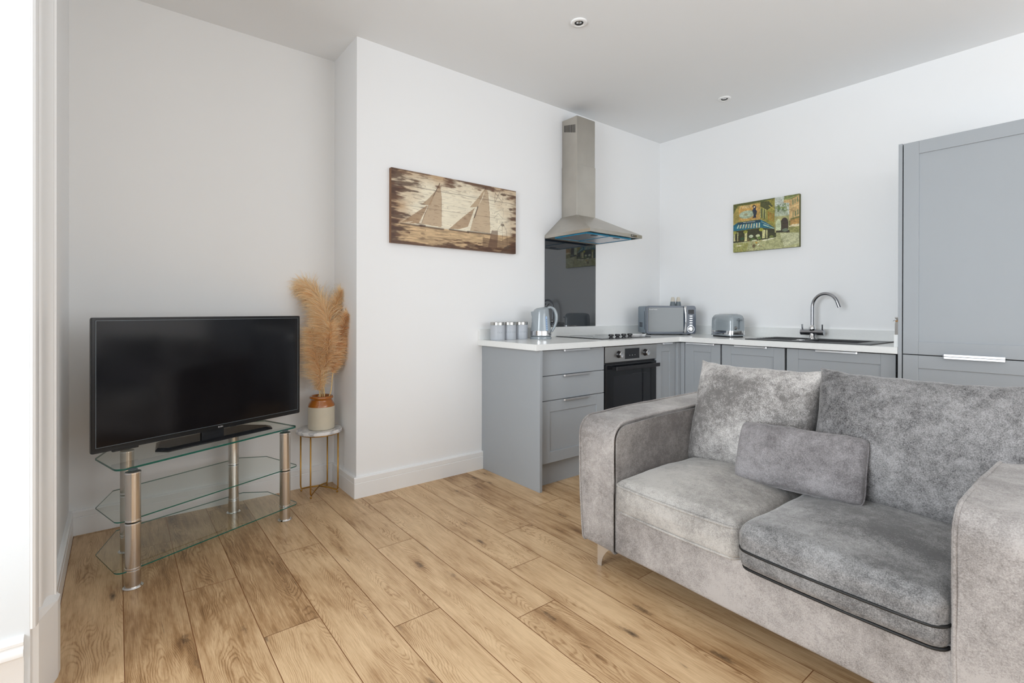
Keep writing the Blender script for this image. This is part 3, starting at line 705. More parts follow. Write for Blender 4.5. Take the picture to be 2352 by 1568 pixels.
# canisters
def canister(x, y, label, word):
    t = thing('canister', label, 'canister', (x, y, ZT), R(-40), 'grey storage canisters on the worktop')
    bm = B(); lathe(bm, [(0, 0), (.048, 0), (.0505, .003), (.0512, .006), (.0512, .104), (.050, .106)], 48); obj('body', bm, M['canister'], t, 'auto')
    bm = B(); lathe(bm, [(.0515, .105), (.0525, .106), (.0525, .124), (.051, .126), (0, .126)], 48); obj('lid', bm, M['lid'], t, 'auto')
    for k, ch in enumerate(word):
        a = R(-90) + (k - (len(word) - 1) / 2) * .26 + .35
        text_obj('lettering', ch, .013, M['greyblue'], t, frame_m((.0513 * math.cos(a), .0513 * math.sin(a), .050), (-math.sin(a), math.cos(a), 0), (0, 0, 1)))
canister(-2.063, -.110, 'grey lidded canister at the left end of the worktop row', 'TEA')
canister(-1.957, -.105, 'grey lidded canister in the middle of the row of three', 'COFFEE')
canister(-1.846, -.100, 'grey lidded canister of the row standing nearest the kettle', 'SUGAR')

# microwave: front centre and facing
mf = Vector((-.415, -.402, ZT)); fd = Vector((math.cos(YAW), math.sin(YAW), 0)); ang = math.atan2(fd.y, fd.x) - math.pi / 2
t = thing('microwave', 'retro slate-blue microwave with mirrored door in the worktop corner', 'microwave', mf, ang)
MW, MH, MD = .425, .252, .285   # local x right, y back, z up
bm = B(); bx(bm, -MW / 2 + .002, MW / 2 - .002, .02, MD, .012, MH - .002, .012, 4); obj('body', bm, M['slate_side'], t, 'auto')
bm = B(); prism(bm, rrect(-MW / 2, MW / 2, .010, MH, .018), -.028, 0, .003, 2); xf(bm, Matrix.Rotation(R(90), 4, 'X')); xf(bm, Matrix.Translation((0, -.006, 0)))
obj('front_frame', bm, M['slate'], t, 'auto')
bm = B(); prism(bm, rrect(-MW / 2 + .014, .106, .028, MH - .016, .006), 0, .004, .001, 1); xf(bm, Matrix.Rotation(R(90), 4, 'X')); xf(bm, Matrix.Translation((0, -.005, 0)))
d = obj('door', bm, M['mirror'], t, 'auto'); d['label'] = 'mirrored door glass'
text_obj('lettering', 'Russell Hobbs', .0125, M['white_txt'], d, frame_m((-MW / 2 + .022, -.0093, MH - .036), (1, 0, 0), (0, 0, 1)), align='LEFT')
bm = B()
hp = [Vector((.118, -.012 - .014 * math.sin(math.pi * k / 16), .020 + (MH - .026) * k / 16)) for k in range(17)]
tube(bm, hp, .010, 14)
for v in bm.verts: v.co.x = .118 + (v.co.x - .118) * (1.3 - .7 * math.sin(math.pi * max(0, min(1, (v.co.z - .02) / (MH - .026)))))
obj('handle', bm, M['chrome'], d, True)
bm = B(); bx(bm, .148, .196, -.0085, -.004, MH - .070, MH - .034, .001, 1); obj('display', bm, M['black'], t)
for k in range(5):
    bm = B(); bx(bm, .157, .183, -.010, -.004, MH - .092 - k * .0195, MH - .084 - k * .0195, .001, 1); obj('button', bm, M['alu'], t)
bm = B(); lathe(bm, [(.0215, 0), (.0215, .004), (.0185, .006), (.0135, .006), (.0125, .016), (0, .017)], 32); o = obj('dial', bm, M['chrome'], t, 'auto'); o.matrix_local = frame_m((.170, -.005, .052), (1, 0, 0), (0, 0, 1))
bm = B(); lathe(bm, [(.0305, 0), (.0305, .0016), (.0275, .0016), (.0275, 0)], 36); o = obj('dial_ring', bm, M['alu'], t, 'auto'); o.matrix_local = frame_m((.170, -.0058, .052), (1, 0, 0), (0, 0, 1))
bm = B()
for a in range(4):
    for b_ in range(3): bx(bm, -MW / 2 - .0, -MW / 2 + .003, .13 + b_ * .032, .155 + b_ * .032, .065 + a * .011, .071 + a * .011)
bx(bm, -MW / 2 + .0, -MW / 2 + .003, .055, .060, .045, .205)
obj('vent', bm, M['gap'], t)
for x in (-.17, .17):
    for y in (.04, .24):
        bm = B(); lathe(bm, [(.012, 0), (.014, .013)], 14, (x, y)); obj('foot', bm, M['black'], t)
# salt and pepper on the microwave
for dx, lab in ((.055, 'left one of the two small conical shakers on the microwave'), (.104, 'right one of the two small conical shakers on the microwave')):
    p = mf + Matrix.Rotation(ang, 3, 'Z') @ Vector((dx, .12, 0)); p.z = ZT + MH - .002
    t = thing('shaker', lab, 'shaker', p, ang, 'salt and pepper shakers on the microwave')
    bm = B(); lathe(bm, [(0, 0), (.024, 0), (.0255, .003), (.0195, .040)], 32); obj('base', bm, M['dgrey'], t, 'auto')
    bm = B(); lathe(bm, [(.0195, .040), (.0145, .072), (.011, .079), (0, .0805)], 32); obj('cap', bm, M['cream'], t, 'auto')

# toaster
ld = Vector((-.43, -.90, 0)).normalized(); A0 = Vector((-.300, -.690, ZT)); ta = math.atan2(ld.y, ld.x)
t = thing('toaster', 'glossy grey two-slice toaster with steel band on the worktop', 'toaster', A0, ta)
# local x along length, local y = left of it (towards the wall: +y rotated) ; body spans x 0..L, y 0..W
TL_, TW_, TH_ = .262, .155, .182
def rr_body(bm, z0, z1, ins, r, top=0):
    return prism(bm, rrect(ins, TL_ - ins, ins, TW_ - ins, r, 6), z0, z1, top, 4) if top else prism(bm, rrect(ins, TL_ - ins, ins, TW_ - ins, r, 6), z0, z1)
bm = B(); rr_body(bm, .012, .020, .0, .035); obj('foot_plate', bm, M['greyblue'], t, 'auto')
bm = B(); rr_body(bm, .0, .012, .012, .03); obj('base', bm, M['black'], t, 'auto')
bm = B(); rr_body(bm, .020, .052, .003, .034); obj('steel_band', bm, M['chrome'], t, 'auto')
bm = B(); outl = rrect(.003, TL_ - .003, .003, TW_ - .003, .034, 6)
rings = []
for z, ins in ((.052, 0), (.120, .001), (.150, .004), (.168, .012), (.178, .024), (.182, .036)):
    cx_, cy_ = TL_ / 2, TW_ / 2
    rings.append([bm.verts.new((cx_ + (x - cx_) * (1 - ins * 2 / TL_ * .9), cy_ + (y - cy_) * (1 - ins * 2 / TW_), z)) for x, y in outl])
for a, b_ in zip(rings, rings[1:]):
    for k in range(len(a)): bm.faces.new((a[k], a[(k + 1) % len(a)], b_[(k + 1) % len(a)], b_[k]))
bm.faces.new(rings[-1]); obj('body', bm, M['greyblue'], t, 'auto')
for y in (.054, .092): bm = B(); bx(bm, .05, .21, y, y + .016, .1815, .1835); obj('slot', bm, M['gap'], t)
bm = B(); bx(bm, TL_ - .003, TL_ + .001, .070, .085, .065, .150, .001, 1); bx(bm, TL_ - .002, TL_ + .022, .062, .093, .133, .142, .002, 2); obj('lever', bm, M['dgrey'], t)
bm = B(); lathe(bm, [(.013, 0), (.013, .008), (0, .009)], 24); o = obj('dial', bm, M['chrome'], t, 'auto'); o.matrix_local = frame_m((TL_ - .001, .045, .075), (0, 1, 0), (0, 0, 1))

# jar behind the side upstand
t = thing('storage_jar', 'taupe ceramic jar with a wooden collar, half hidden beside the tall unit', 'jar', (-.073, -1.937, ZT + .0), 0)
bm = B(); lathe(bm, [(0, 0), (.040, 0), (.047, .006), (.049, .03), (.049, .125), (.046, .138)], 40); obj('body', bm, M['taupe'], t, 'auto')
bm = B(); lathe(bm, [(.044, .137), (.047, .140), (.047, .147), (.040, .150)], 40); obj('wooden_collar', bm, M['wood_ring'], t, 'auto')
bm = B(); lathe(bm, [(.038, .150), (.046, .158), (.050, .164), (.049, .168), (0, .168)], 40); obj('lid', bm, M['taupe'], t, 'auto')
bm = B(); tube(bm, arc((0, .050, .138), .010, 20, 200, 10, 'yz'), .0013, 6); obj('wire_clip', bm, M['dgrey'], t)

# ------------------------------------------------------------------ pictures (painted canvases, colour carried by the mesh)
def vnoise(h, w_, fy, fx, rs):
    g_ = rs.rand(fy + 2, fx + 2); yy = np.linspace(0, fy, h); xx = np.linspace(0, fx, w_)
    yi = np.minimum(yy.astype(int), fy); xi = np.minimum(xx.astype(int), fx); ty = (yy - yi)[:, None]; tx = (xx - xi)[None, :]
    ty = ty * ty * (3 - 2 * ty); tx = tx * tx * (3 - 2 * tx)
    a = g_[yi][:, xi]; b = g_[yi][:, xi + 1]; c = g_[yi + 1][:, xi]; d = g_[yi + 1][:, xi + 1]
    return a * (1 - ty) * (1 - tx) + b * (1 - ty) * tx + c * ty * (1 - tx) + d * ty * tx
def fbm(h, w_, fy, fx, rs, o=4):
    s = 0; a = 1.; t_ = 0
    for k in range(o): s = s + a * vnoise(h, w_, fy * 2 ** k, fx * 2 ** k, rs); t_ += a; a *= .55
    return s / t_
class Paint:
    def __init__(s, w_, h, quad):
        s.w, s.h = w_, h; s.im = np.ones((h, w_, 3)); s.X, s.Y = np.meshgrid((np.arange(w_) + .5) / w_, (np.arange(h) + .5) / h)
        A_ = []; bb = []
        for (x, y), (u, v) in zip(quad, ((0, 0), (1, 0), (1, 1), (0, 1))):
            A_.append([x, y, 1, 0, 0, 0, -u * x, -u * y]); bb.append(u); A_.append([0, 0, 0, x, y, 1, -v * x, -v * y]); bb.append(v)
        k = np.linalg.solve(np.array(A_, float), np.array(bb, float)); s.Hm = np.append(k, 1).reshape(3, 3)
    def m(s, p):
        q = s.Hm @ np.array([p[0], p[1], 1.]); return (q[0] / q[2], q[1] / q[2])
    def mask(s, pts):
        P = [s.m(p) for p in pts]; ins = np.zeros(s.X.shape, bool); n = len(P)
        for i in range(n):
            (x1, y1), (x2, y2) = P[i], P[(i + 1) % n]
            if y1 == y2: continue
            c = ((y1 > s.Y) != (y2 > s.Y)) & (s.X < (x2 - x1) * (s.Y - y1) / (y2 - y1) + x1); ins ^= c
        return ins
    def poly(s, pts, col, a=1., jit=None):
        mk = s.mask(pts)[..., None] * a; c = np.array(col[:3])[None, None, :]
        if jit is not None: c = c * jit[..., None]
        s.im = s.im * (1 - mk) + c * mk
    def line(s, p, q, wd, col, a=1.):
        (x1, y1), (x2, y2) = s.m(p), s.m(q); asp = s.h / s.w
        dx, dy = x2 - x1, (y2 - y1) * asp; L2 = dx * dx + dy * dy + 1e-12
        t_ = np.clip(((s.X - x1) * dx + (s.Y - y1) * asp * dy) / L2, 0, 1)
        d = np.hypot(s.X - x1 - t_ * dx, (s.Y - y1) * asp - t_ * dy); mk = (np.clip(1.2 - d / wd, 0, 1) * a)[..., None]
        s.im = s.im * (1 - mk) + np.array(col[:3])[None, None, :] * mk
    def ell(s, c, rx, ry, col, a=1.):
        cx_, cy_ = s.m(c); ex, _ = s.m((c[0] + rx, c[1])); _, ey = s.m((c[0], c[1] + ry))
        d = np.hypot((s.X - cx_) / (abs(ex - cx_) + 1e-6), (s.Y - cy_) / (abs(ey - cy_) + 1e-6)); mk = (np.clip((1.05 - d) * 12, 0, 1) * a)[..., None]
        s.im = s.im * (1 - mk) + np.array(col[:3])[None, None, :] * mk
def c3(r, g_, b_): return np.array(srgb(r, g_, b_)[:3])
def canvas(name, label, P, origin, xdir, wm, hm, th, edgecol, mat):
    """picture plane: origin = top-left front corner, xdir along the wall; front faces cross(z,x)"""
    h, w_ = P.h, P.w; x = Vector(xdir); n = x.cross(Vector((0, 0, 1)))
    t = thing(name, label, 'picture', Vector(origin) - n * th * 0)
    vs = []; cols = []
    for j in range(h + 1):
        for i in range(w_ + 1):
            vs.append(tuple(x * (wm * i / w_) + Vector((0, 0, -hm * j / h))))
    fs = [(j * (w_ + 1) + i, j * (w_ + 1) + w_ + 1 + i, j * (w_ + 1) + w_ + 2 + i, j * (w_ + 1) + i + 1) for j in range(h) for i in range(w_)]
    me = bpy.data.meshes.new('print'); me.from_pydata(vs, [], fs); me.update()
    at = me.color_attributes.new('paint', 'FLOAT_COLOR', 'CORNER')
    fc = np.ones((h * w_, 4, 4), np.float32); fc[:, :, :3] = np.clip(P.im, 0, 1).reshape(h * w_, 1, 3); at.data.foreach_set('color', fc.ravel())
    me.materials.append(mat); o = bpy.data.objects.new('print', me); C.objects.link(o); o.parent = t
    bm = B(); q = [Vector((0, 0, 0)), x * wm, x * wm + Vector((0, 0, -hm)), Vector((0, 0, -hm))]
    f_ = [bm.verts.new(p - n * .0006) for p in q]; b_ = [bm.verts.new(p - n * th) for p in q]
    bm.faces.new(f_); bm.faces.new(b_[::-1])
    for k in range(4): bm.faces.new((f_[k], b_[k], b_[(k + 1) % 4], f_[(k + 1) % 4]))
    obj('canvas_frame', bm, edgecol, t)
    return t
# -- sailing boats
rs = np.random.RandomState(3)
P = Paint(340, 164, [(240, 238), (1830, 562), (1797, 1372), (222, 1200)])
h, w_ = P.h, P.w
n1 = fbm(h, w_, 20, 7, rs, 4); n2 = fbm(h, w_, 70, 18, rs, 3); n3 = fbm(h, w_, 4, 6, rs, 4)
base = c3(232, 222, 198)[None, None] * (.84 + .3 * n2[..., None])
P.im = base
edge = np.minimum.reduce([P.X * 1.55, (1 - P.X) * 1.9, P.Y * 1.7, (1 - P.Y) * 1.6])
tan = np.clip(.85 - edge * 2.6 + (n3 - .5) * 1.5, 0, 1)[..., None]; P.im = P.im * (1 - tan * .8) + c3(176, 138, 96) * tan * .8
sea = P.mask([(220, 950), (500, 985), (860, 1035), (1480, 1115), (1830, 1160), (1830, 1400), (200, 1250)])[..., None]
P.im = np.where(sea, c3(200, 170, 130)[None, None] * (.45 + 1.0 * n2[..., None]), P.im)
sail = c3(176, 143, 108); j = .85 + .3 * fbm(h, w_, 6, 10, rs, 3)
for pl, cc in (([(852, 450), (872, 640), (866, 850), (858, 1018), (605, 968), (640, 860), (700, 735), (770, 600)], (204, 174, 140)),
               ([(612, 720), (700, 650), (785, 560), (765, 640), (718, 738)], (194, 162, 126)), ([(355, 948), (520, 840), (672, 742), (690, 745), (640, 840), (570, 965), (455, 962), (500, 935)], (182, 146, 108)),
               ([(1445, 495), (1470, 600), (1480, 780), (1478, 1100), (1220, 1065), (1270, 900), (1330, 760), (1400, 640)], (212, 184, 150)),
               ([(1226, 766), (1340, 640), (1440, 510), (1380, 660), (1330, 760)], (202, 172, 136)), ([(955, 1040), (1120, 900), (1290, 772), (1240, 900), (1195, 1015), (1080, 1045)], (190, 156, 120))):
    P.poly(pl, c3(*cc) * .74, .86, j)
dk = c3(62, 36, 22)
for a, b_, wd, al in (((240, 445), (1830, 738), .0022, .8), ((370, 722), (1830, 952), .0018, .6), ((852, 450), (765, 615), .0035, .9), ((700, 735), (605, 968), .002, .6), ((1330, 760), (1280, 900), .005, .95),
                 ((1445, 495), (1425, 560), .003, .8), ((345, 962), (600, 1000), .007, .85), ((600, 1000), (880, 1045), .009, .8), ((960, 1048), (1200, 1090), .008, .85), ((1190, 1080), (1480, 1115), .009, .85),
                 ((870, 460), (862, 1020), .0012, .5), ((1465, 500), (1482, 1095), .0012, .5), ((1560, 580), (1550, 700), .002, .8), ((1640, 530), (1550, 710), .002, .8), ((1560, 580), (1640, 690), .002, .8), ((1660, 620), (1645, 720), .0015, .7),
                 ((1540, 835), (1660, 790), .0015, .7), ((1660, 790), (1655, 890), .0015, .7), ((1590, 850), (1530, 910), .0015, .7), ((1590, 850), (1650, 920), .0015, .7), ((1640, 960), (1560, 1080), .0015, .7), ((1640, 960), (1690, 1080), .0015, .7),
                 ((1635, 970), (1635, 1250), .0015, .7), ((1690, 1080), (1690, 1270), .002, .7), ((1560, 930), (1562, 970), .002, .7), ((1575, 930), (1575, 970), .002, .7), ((1600, 960), (1720, 962), .002, .6)): P.line(a, b_, wd, dk, al)
P.ell((1665, 605), 38, 14, dk, .8); P.ell((1020, 500), 38, 16, c3(110, 78, 50), .6); P.poly([(1500, 1065), (1580, 1075), (1560, 1290), (1440, 1290), (1470, 1170)], c3(96, 66, 52), .7); P.ell((1640, 1000), 22, 16, dk, .7); P.ell((1750, 800), 20, 18, dk, .7)
P.poly([(1380, 1150), (1500, 1180), (1620, 1200), (1700, 1160), (1830, 1180), (1830, 1400), (1500, 1400), (1370, 1300)], c3(92, 62, 44), .6, .6 + .8 * n1)
P.poly([(1650, 1290), (1800, 1220), (1800, 1400), (1550, 1400)], c3(48, 38, 34), .7)
for _ in range(90):
    a_, b_ = rs.uniform(420, 1780), rs.uniform(480, 1150); P.ell((a_, b_), rs.uniform(1.5, 5), rs.uniform(1.5, 4), dk, .7)
blot = np.clip(((.14 - edge) * 4.2 + (n1 - .5) * 3.4) - .05, 0, 1) * (edge < .20); bl = np.clip(blot * 1.6, 0, 1)[..., None] * np.array(.92)
P.im = P.im * (1 - bl) + (c3(84, 50, 28) * (.5 + n2[..., None])) * bl
left = np.clip((.14 - P.X) * 8 + (fbm(h, w_, 22, 9, rs, 4) - .56) * 7 * (P.X < .24), 0, 1)[..., None] * .85; P.im = P.im * (1 - left) + c3(70, 42, 26) * left
streak = np.clip((fbm(h, w_, 110, 22, rs, 2) - .66) * 8, 0, 1)[..., None] * .38; P.im = P.im * (1 - streak) + c3(110, 76, 50) * streak
bot = np.clip((P.Y - .92) * 9 + (fbm(h, w_, 24, 12, rs, 4) - .56) * 7 * (P.Y > .8), 0, 1)[..., None] * .8; P.im = P.im * (1 - bot) + c3(76, 48, 32) * bot
tp = np.clip((.07 - P.Y) * 9 + (fbm(h, w_, 24, 12, rs, 4) - .58) * 7 * (P.Y < .2), 0, 1)[..., None] * .8; P.im = P.im * (1 - tp) + c3(96, 62, 40) * tp
M['art1'] = painted('sepia_print', .45); M['art1_edge'] = plain('sepia_canvas_edge', srgb(120, 84, 56), .6, 0, .5, 14)
canvas('canvas_picture', 'wide sepia canvas print of two sailing boats on weathered planks', P, (-2.828, -.030, 2.006), (1, 0, 0), .992, .464, .030, M['art1_edge'], M['art1'])
# -- street cafe
rs = np.random.RandomState(8)
P = Paint(250, 196, [(392, 440), (1700, 240), (1700, 1296), (395, 1388)]); h, w_ = P.h, P.w
j1 = .65 + .7 * fbm(h, w_, 40, 50, rs, 3); j2 = .75 + .5 * fbm(h, w_, 14, 18, rs, 3)
P.im = c3(112, 112, 52)[None, None] * j1[..., None]
P.poly([(390, 430), (930, 340), (930, 760), (390, 850)], c3(168, 150, 82), 1, j2)
P.poly([(390, 430), (1220, 290), (1210, 400), (930, 400), (480, 470), (390, 640)], c3(78, 88, 46), .9, j1)
P.poly([(500, 478), (915, 425), (920, 735), (500, 765)], c3(204, 162, 92), 1, j2)
P.ell((655, 640), 150, 78, c3(178, 192, 166)); P.ell((640, 640), 40, 22, c3(170, 150, 106), .7)
P.line((520, 700), (800, 680), .006, c3(90, 96, 60), .6)
# FANNY on the sign
def stroke(pts, wd=.0042, col=c3(228, 214, 168)):
    for a_, b_ in zip(pts, pts[1:]): P.line(a_, b_, wd, col, .95)
def letter(ch, x, y, s):
    g_ = {'F': [[(0, 1), (0, 0), (.7, 0)], [(0, .5), (.55, .5)]], 'A': [[(0, 1), (.4, 0), (.8, 1)], [(.2, .65), (.6, .65)]], 'N': [[(0, 1), (0, 0), (.75, 1), (.75, 0)]], 'Y': [[(0, 0), (.4, .5), (.8, 0)], [(.4, .5), (.4, 1)]],
          'L': [[(0, 0), (0, 1), (.6, 1)]], 'E': [[(.6, 0), (0, 0), (0, 1), (.6, 1)], [(0, .5), (.5, .5)]], 'C': [[(.7, .1), (.3, 0), (0, .4), (.1, .9), (.6, 1)]]}
    for st in g_[ch]: stroke([(x + u * s * .9, y + v * s * 1.15 - u * s * .12) for u, v in st])
for k, ch in enumerate('FANNY'): letter(ch, 524 + k * 47, 478 - k * 5, 44)
P.poly([(775, 470), (800, 450), (832, 462), (835, 500), (850, 470), (835, 540), (862, 580), (850, 640), (838, 660), (850, 700), (760, 720), (790, 690), (790, 640), (766, 560), (790, 520), (766, 478)], c3(38, 46, 66))
P.ell((802, 468), 24, 14, c3(30, 22, 24)); P.ell((806, 492), 16, 18, c3(210, 190, 160))
P.poly([(930, 400), (1215, 330), (1215, 930), (1040, 840), (930, 740)], c3(148, 140, 66), 1, j2)
P.poly([(930, 390), (1100, 380), (1170, 480), (1060, 560), (930, 480)], c3(66, 70, 44), .9, j1)
for x in (950, 1005, 1090, 1135, 1180): P.poly([(x - 12, 520 + (x - 950) * .45), (x + 14, 530 + (x - 950) * .45), (x + 14, 720 + (x - 950) * .35), (x - 12, 700 + (x - 950) * .35)], c3(60, 74, 52) if x < 1060 else c3(160, 116, 50), .9)
for x in (935, 985, 1030): P.line((x, 505 + (x - 935) * .4), (x, 700 + (x - 935) * .4), .006, c3(186, 190, 130))
P.line((930, 745), (1215, 930), .008, c3(190, 176, 110)); P.line((1100, 470), (1215, 560), .006, c3(196, 178, 90))
P.poly([(390, 860), (480, 795), (930, 745), (1035, 795), (1230, 930), (1100, 925), (920, 905), (390, 970)], c3(38, 104, 124), 1, j2)
P.poly([(480, 795), (930, 745), (940, 790), (470, 850)], c3(28, 66, 84), 1)
for k in range(9):
    x = 478 + k * 51; P.poly([(x + 12, 842 - k * 4), (x + 34, 838 - k * 4), (x + 22 - (4 - k) * 3, 915 - k * 2), (x - 4 - (4 - k) * 3, 918 - k * 2)], c3(214, 200, 164) if k % 2 else c3(190, 206, 178))
P.line((590, 800), (640, 795), .004, c3(214, 222, 216)); P.line((655, 795), (820, 780), .004, c3(214, 222, 216)); P.line((950, 790), (1100, 860), .004, c3(200, 210, 200), .7); P.line((990, 850), (1190, 925), .008, c3(180, 204, 176))
P.poly([(390, 975), (920, 915), (1230, 940), (1240, 1110), (940, 1150), (390, 1200)], c3(58, 58, 36), 1, j1)
for x, wd in ((405, 26), (475, 16), (620, 44), (650, 20), (965, 60), (1045, 26)): P.poly([(x, 990 if x < 900 else 950), (x + wd, 990 if x < 900 else 950), (x + wd, 1165 if x < 900 else 1115), (x, 1170 if x < 900 else 1120)], c3(206, 202, 146), 1, j2)
for x, y, c_ in ((420, 1000, (150, 150, 60)), (635, 985, (150, 150, 60)), (945, 945, (180, 180, 60)), (745, 1075, (205, 214, 180)), (880, 1065, (200, 206, 160)), (780, 1140, (90, 120, 60)), (905, 1110, (100, 126, 60)), (570, 1120, (52, 84, 56)), (1150, 1090, (120, 130, 70))): P.ell((x, y), 42, 30, c3(*c_), .9)
P.poly([(390, 1200), (940, 1150), (1240, 1100), (1240, 1010), (1700, 1000), (1700, 1310), (390, 1400)], c3(176, 176, 128), 1, j2)
P.poly([(390, 1215), (700, 1200), (640, 1390), (390, 1400)], c3(146, 146, 60), .6, j1)
P.poly([(1320, 1030), (1700, 1020), (1700, 1230), (1400, 1290)], c3(196, 196, 158), .8, j2)
for a_, b_ in (((470, 1260), (550, 1252)), ((770, 1160), (850, 1150)), ((980, 1160), (1085, 1148)), ((1100, 1135), (1190, 1122)), ((880, 1250), (900, 1230))): P.line(a_, b_, .010, c3(232, 228, 198))
for _ in range(130):
    a_, b_ = rs.uniform(420, 980), rs.uniform(1130, 1370); cc = [(72, 72, 34), (188, 182, 110), (210, 200, 150), (170, 120, 60), (50, 54, 34)][rs.randint(5)]
    P.line((a_, b_), (a_ + rs.uniform(-25, 25), b_ + rs.uniform(-40, 40)), .003, c3(*cc), .8)
P.ell((800, 1265), 28, 34, c3(96, 66, 50), .8); P.ell((850, 1200), 22, 20, c3(196, 150, 60), .8)
P.poly([(1210, 300), (1400, 270), (1400, 420), (1500, 420), (1500, 690), (1215, 700)], c3(200, 206, 196))
P.poly([(1215, 480), (1440, 500), (1500, 690), (1215, 710)], c3(168, 178, 152), .9, j2)
for _ in range(60): P.ell((rs.uniform(1240, 1490), rs.uniform(430, 590)), rs.uniform(6, 26), rs.uniform(6, 18), c3(*[(96, 122, 56), (70, 92, 44), (130, 146, 80)][rs.randint(3)]), .75)
P.poly([(1215, 690), (1500, 670), (1500, 1010), (1215, 1010)], c3(170, 168, 116), 1, j2)
P.ell((1405, 840), 80, 125, c3(62, 50, 42)); P.poly([(1325, 840), (1485, 840), (1485, 990), (1325, 990)], c3(66, 54, 44)); P.ell((1285, 850), 52, 105, c3(206, 216, 176)); P.poly([(1234, 850), (1336, 850), (1336, 965), (1234, 965)], c3(206, 216, 176))
P.poly([(1240, 975), (1500, 960), (1520, 1010), (1240, 1010)], c3(56, 50, 40)); P.ell((1420, 960), 60, 34, c3(110, 122, 100), .9)
P.poly([(1390, 370), (1540, 350), (1700, 270), (1700, 780), (1500, 780), (1500, 420), (1390, 420)], c3(206, 172, 118), 1, j2)
P.poly([(1400, 300), (1640, 245), (1540, 350), (1390, 370)], c3(120, 130, 78), 1, j1); P.line((1500, 540), (1700, 440), .006, c3(226, 206, 150)); P.line((1390, 372), (1700, 262), .006, c3(190, 190, 120))
for x, y in ((1570, 400), (1615, 375), (1665, 345), (1575, 650), (1622, 625), (1672, 600)): P.poly([(x - 10, y - 40), (x + 12, y - 46), (x + 12, y + 60), (x - 10, y + 66)], c3(120, 134, 96))
P.poly([(1520, 760), (1700, 700), (1700, 850), (1520, 870)], c3(186, 146, 84), 1, j1); P.line((1540, 745), (1700, 705), .018, c3(78, 96, 46), .9)
P.poly([(1480, 900), (1560, 850), (1700, 840), (1700, 900)], c3(222, 208, 170)); P.poly([(1510, 900), (1700, 890), (1700, 1010), (1510, 1005)], c3(150, 148, 90), 1, j1)
P.im = P.im * (.62 + .76 * fbm(h, w_, 60, 70, rs, 2))[..., None]; gv = np.clip((fbm(h, w_, 16, 20, rs, 3) - .50) * 3, 0, 1)[..., None] * .40; P.im = P.im * (1 - gv) + c3(86, 92, 44) * gv
M['art2'] = painted('cafe_print', .45); M['art2_edge'] = plain('green_canvas_edge', srgb(96, 96, 50), .6, 0, .5, 18)
canvas('canvas_picture', 'small green and ochre canvas of a street cafe with a striped awning', P, (-.030, -.752, 2.029), (0, -1, 0), .522, .408, .030, M['art2_edge'], M['art2'])

# ------------------------------------------------------------------ television and its glass stand
TVA = R(21.5); tu = Vector((math.cos(TVA), math.sin(TVA), 0)); tn = Vector((-math.sin(TVA), math.cos(TVA), 0))
def P3(px, py, zz=None, sdist=None):
    d = _f2 + _r3 * ((px - 1176 + 5.94) / FPX) + _u3 * ((784 - 68.44 - py) / FPX); c = Vector((-4.1568, -2.8891, 1.1204))
    return c + d * (((zz - c.z) / d.z) if zz is not None else sdist)
BL = Vector((-4.2425, -.168, .510)); TVW, TVH = 1.010, .577
SZ = .475
t = thing('television', 'large black flat-screen television standing on the glass stand', 'television', BL + tu * TVW / 2, TVA)
def loc(bm): return bm     # local: x along the screen, y backwards, z up from lower edge
bm = B(); prism(bm, rrect(-TVW / 2, TVW / 2, 0, TVH, .006, 3), -.016, 0, .002, 2); xf(bm, Matrix.Rotation(R(90), 4, 'X')); obj('frame', bm, M['tvplastic'], t, 'auto')
bm = B(); prism(bm, rrect(-TVW / 2 + .18, TVW / 2 - .18, .06, TVH - .08, .03, 4), -.06, -.016, .01, 2); xf(bm, Matrix.Rotation(R(90), 4, 'X')); obj('rear_housing', bm, M['black'], t, 'auto')
bm = B(); bx(bm, -TVW / 2 + .016, TVW / 2 - .016, -.0012, .004, .024, TVH - .014); obj('screen', bm, M['screen'], t)
bm = B(); y_ = -.0022
for a, b_, c_, d_ in ((-TVW / 2 + .0145, -TVW / 2 + .0165, .0225, TVH - .0125), (TVW / 2 - .0165, TVW / 2 - .0145, .0225, TVH - .0125), (-TVW / 2 + .0145, TVW / 2 - .0145, .0225, .0245), (-TVW / 2 + .0145, TVW / 2 - .0145, TVH - .0145, TVH - .0125)): bx(bm, a, b_, y_, .002, c_, d_)
obj('bezel_trim', bm, M['dgrey'], t)
bm = B(); bx(bm, -.43, -.33, -.001, .014, -.007, .002, .002, 1); obj('sensor_strip', bm, M['tvplastic'], t)
text_obj('logo_lettering', 'BUSH', .010, M['white_txt'], t, frame_m((.035, -.0012, .0085), (1, 0, 0), (0, 0, 1)))
zf = SZ - BL.z + .0005
bm = B(); bx(bm, -.055, .055, .002, .022, zf + .008, .05, .003, 2); obj('neck', bm, M['tvplastic'], t)
bm = B()
o6 = [(-.258, -.100), (.258, -.100), (.285, -.045), (.215, .100), (-.215, .100), (-.285, -.045)]
zo = [0, 0, 0, 0, 0, 0]
lo = [bm.verts.new((x, y, zf)) for x, y in o6]; md = [bm.verts.new((x, y, zf + .006)) for x, y in o6]; hi = [bm.verts.new((x * .94, y * .80 + .006, zf + .013)) for x, y in o6]
for a, b_ in ((lo, md), (md, hi)):
    for k in range(6): bm.faces.new((a[k], a[(k + 1) % 6], b_[(k + 1) % 6], b_[k]))
bm.faces.new(lo[::-1]); bm.faces.new(hi); obj('base', bm, M['blackglass'], t)
bm = B()
for s in (-1, 1):
    v = [bm.verts.new((s * a, b_, zf + c_)) for a, b_, c_ in ((.055, -.055, .0135), (.075, .07, .0135), (.055, .07, .04))]
obj('base_brace', bm, M['tvplastic'], t)

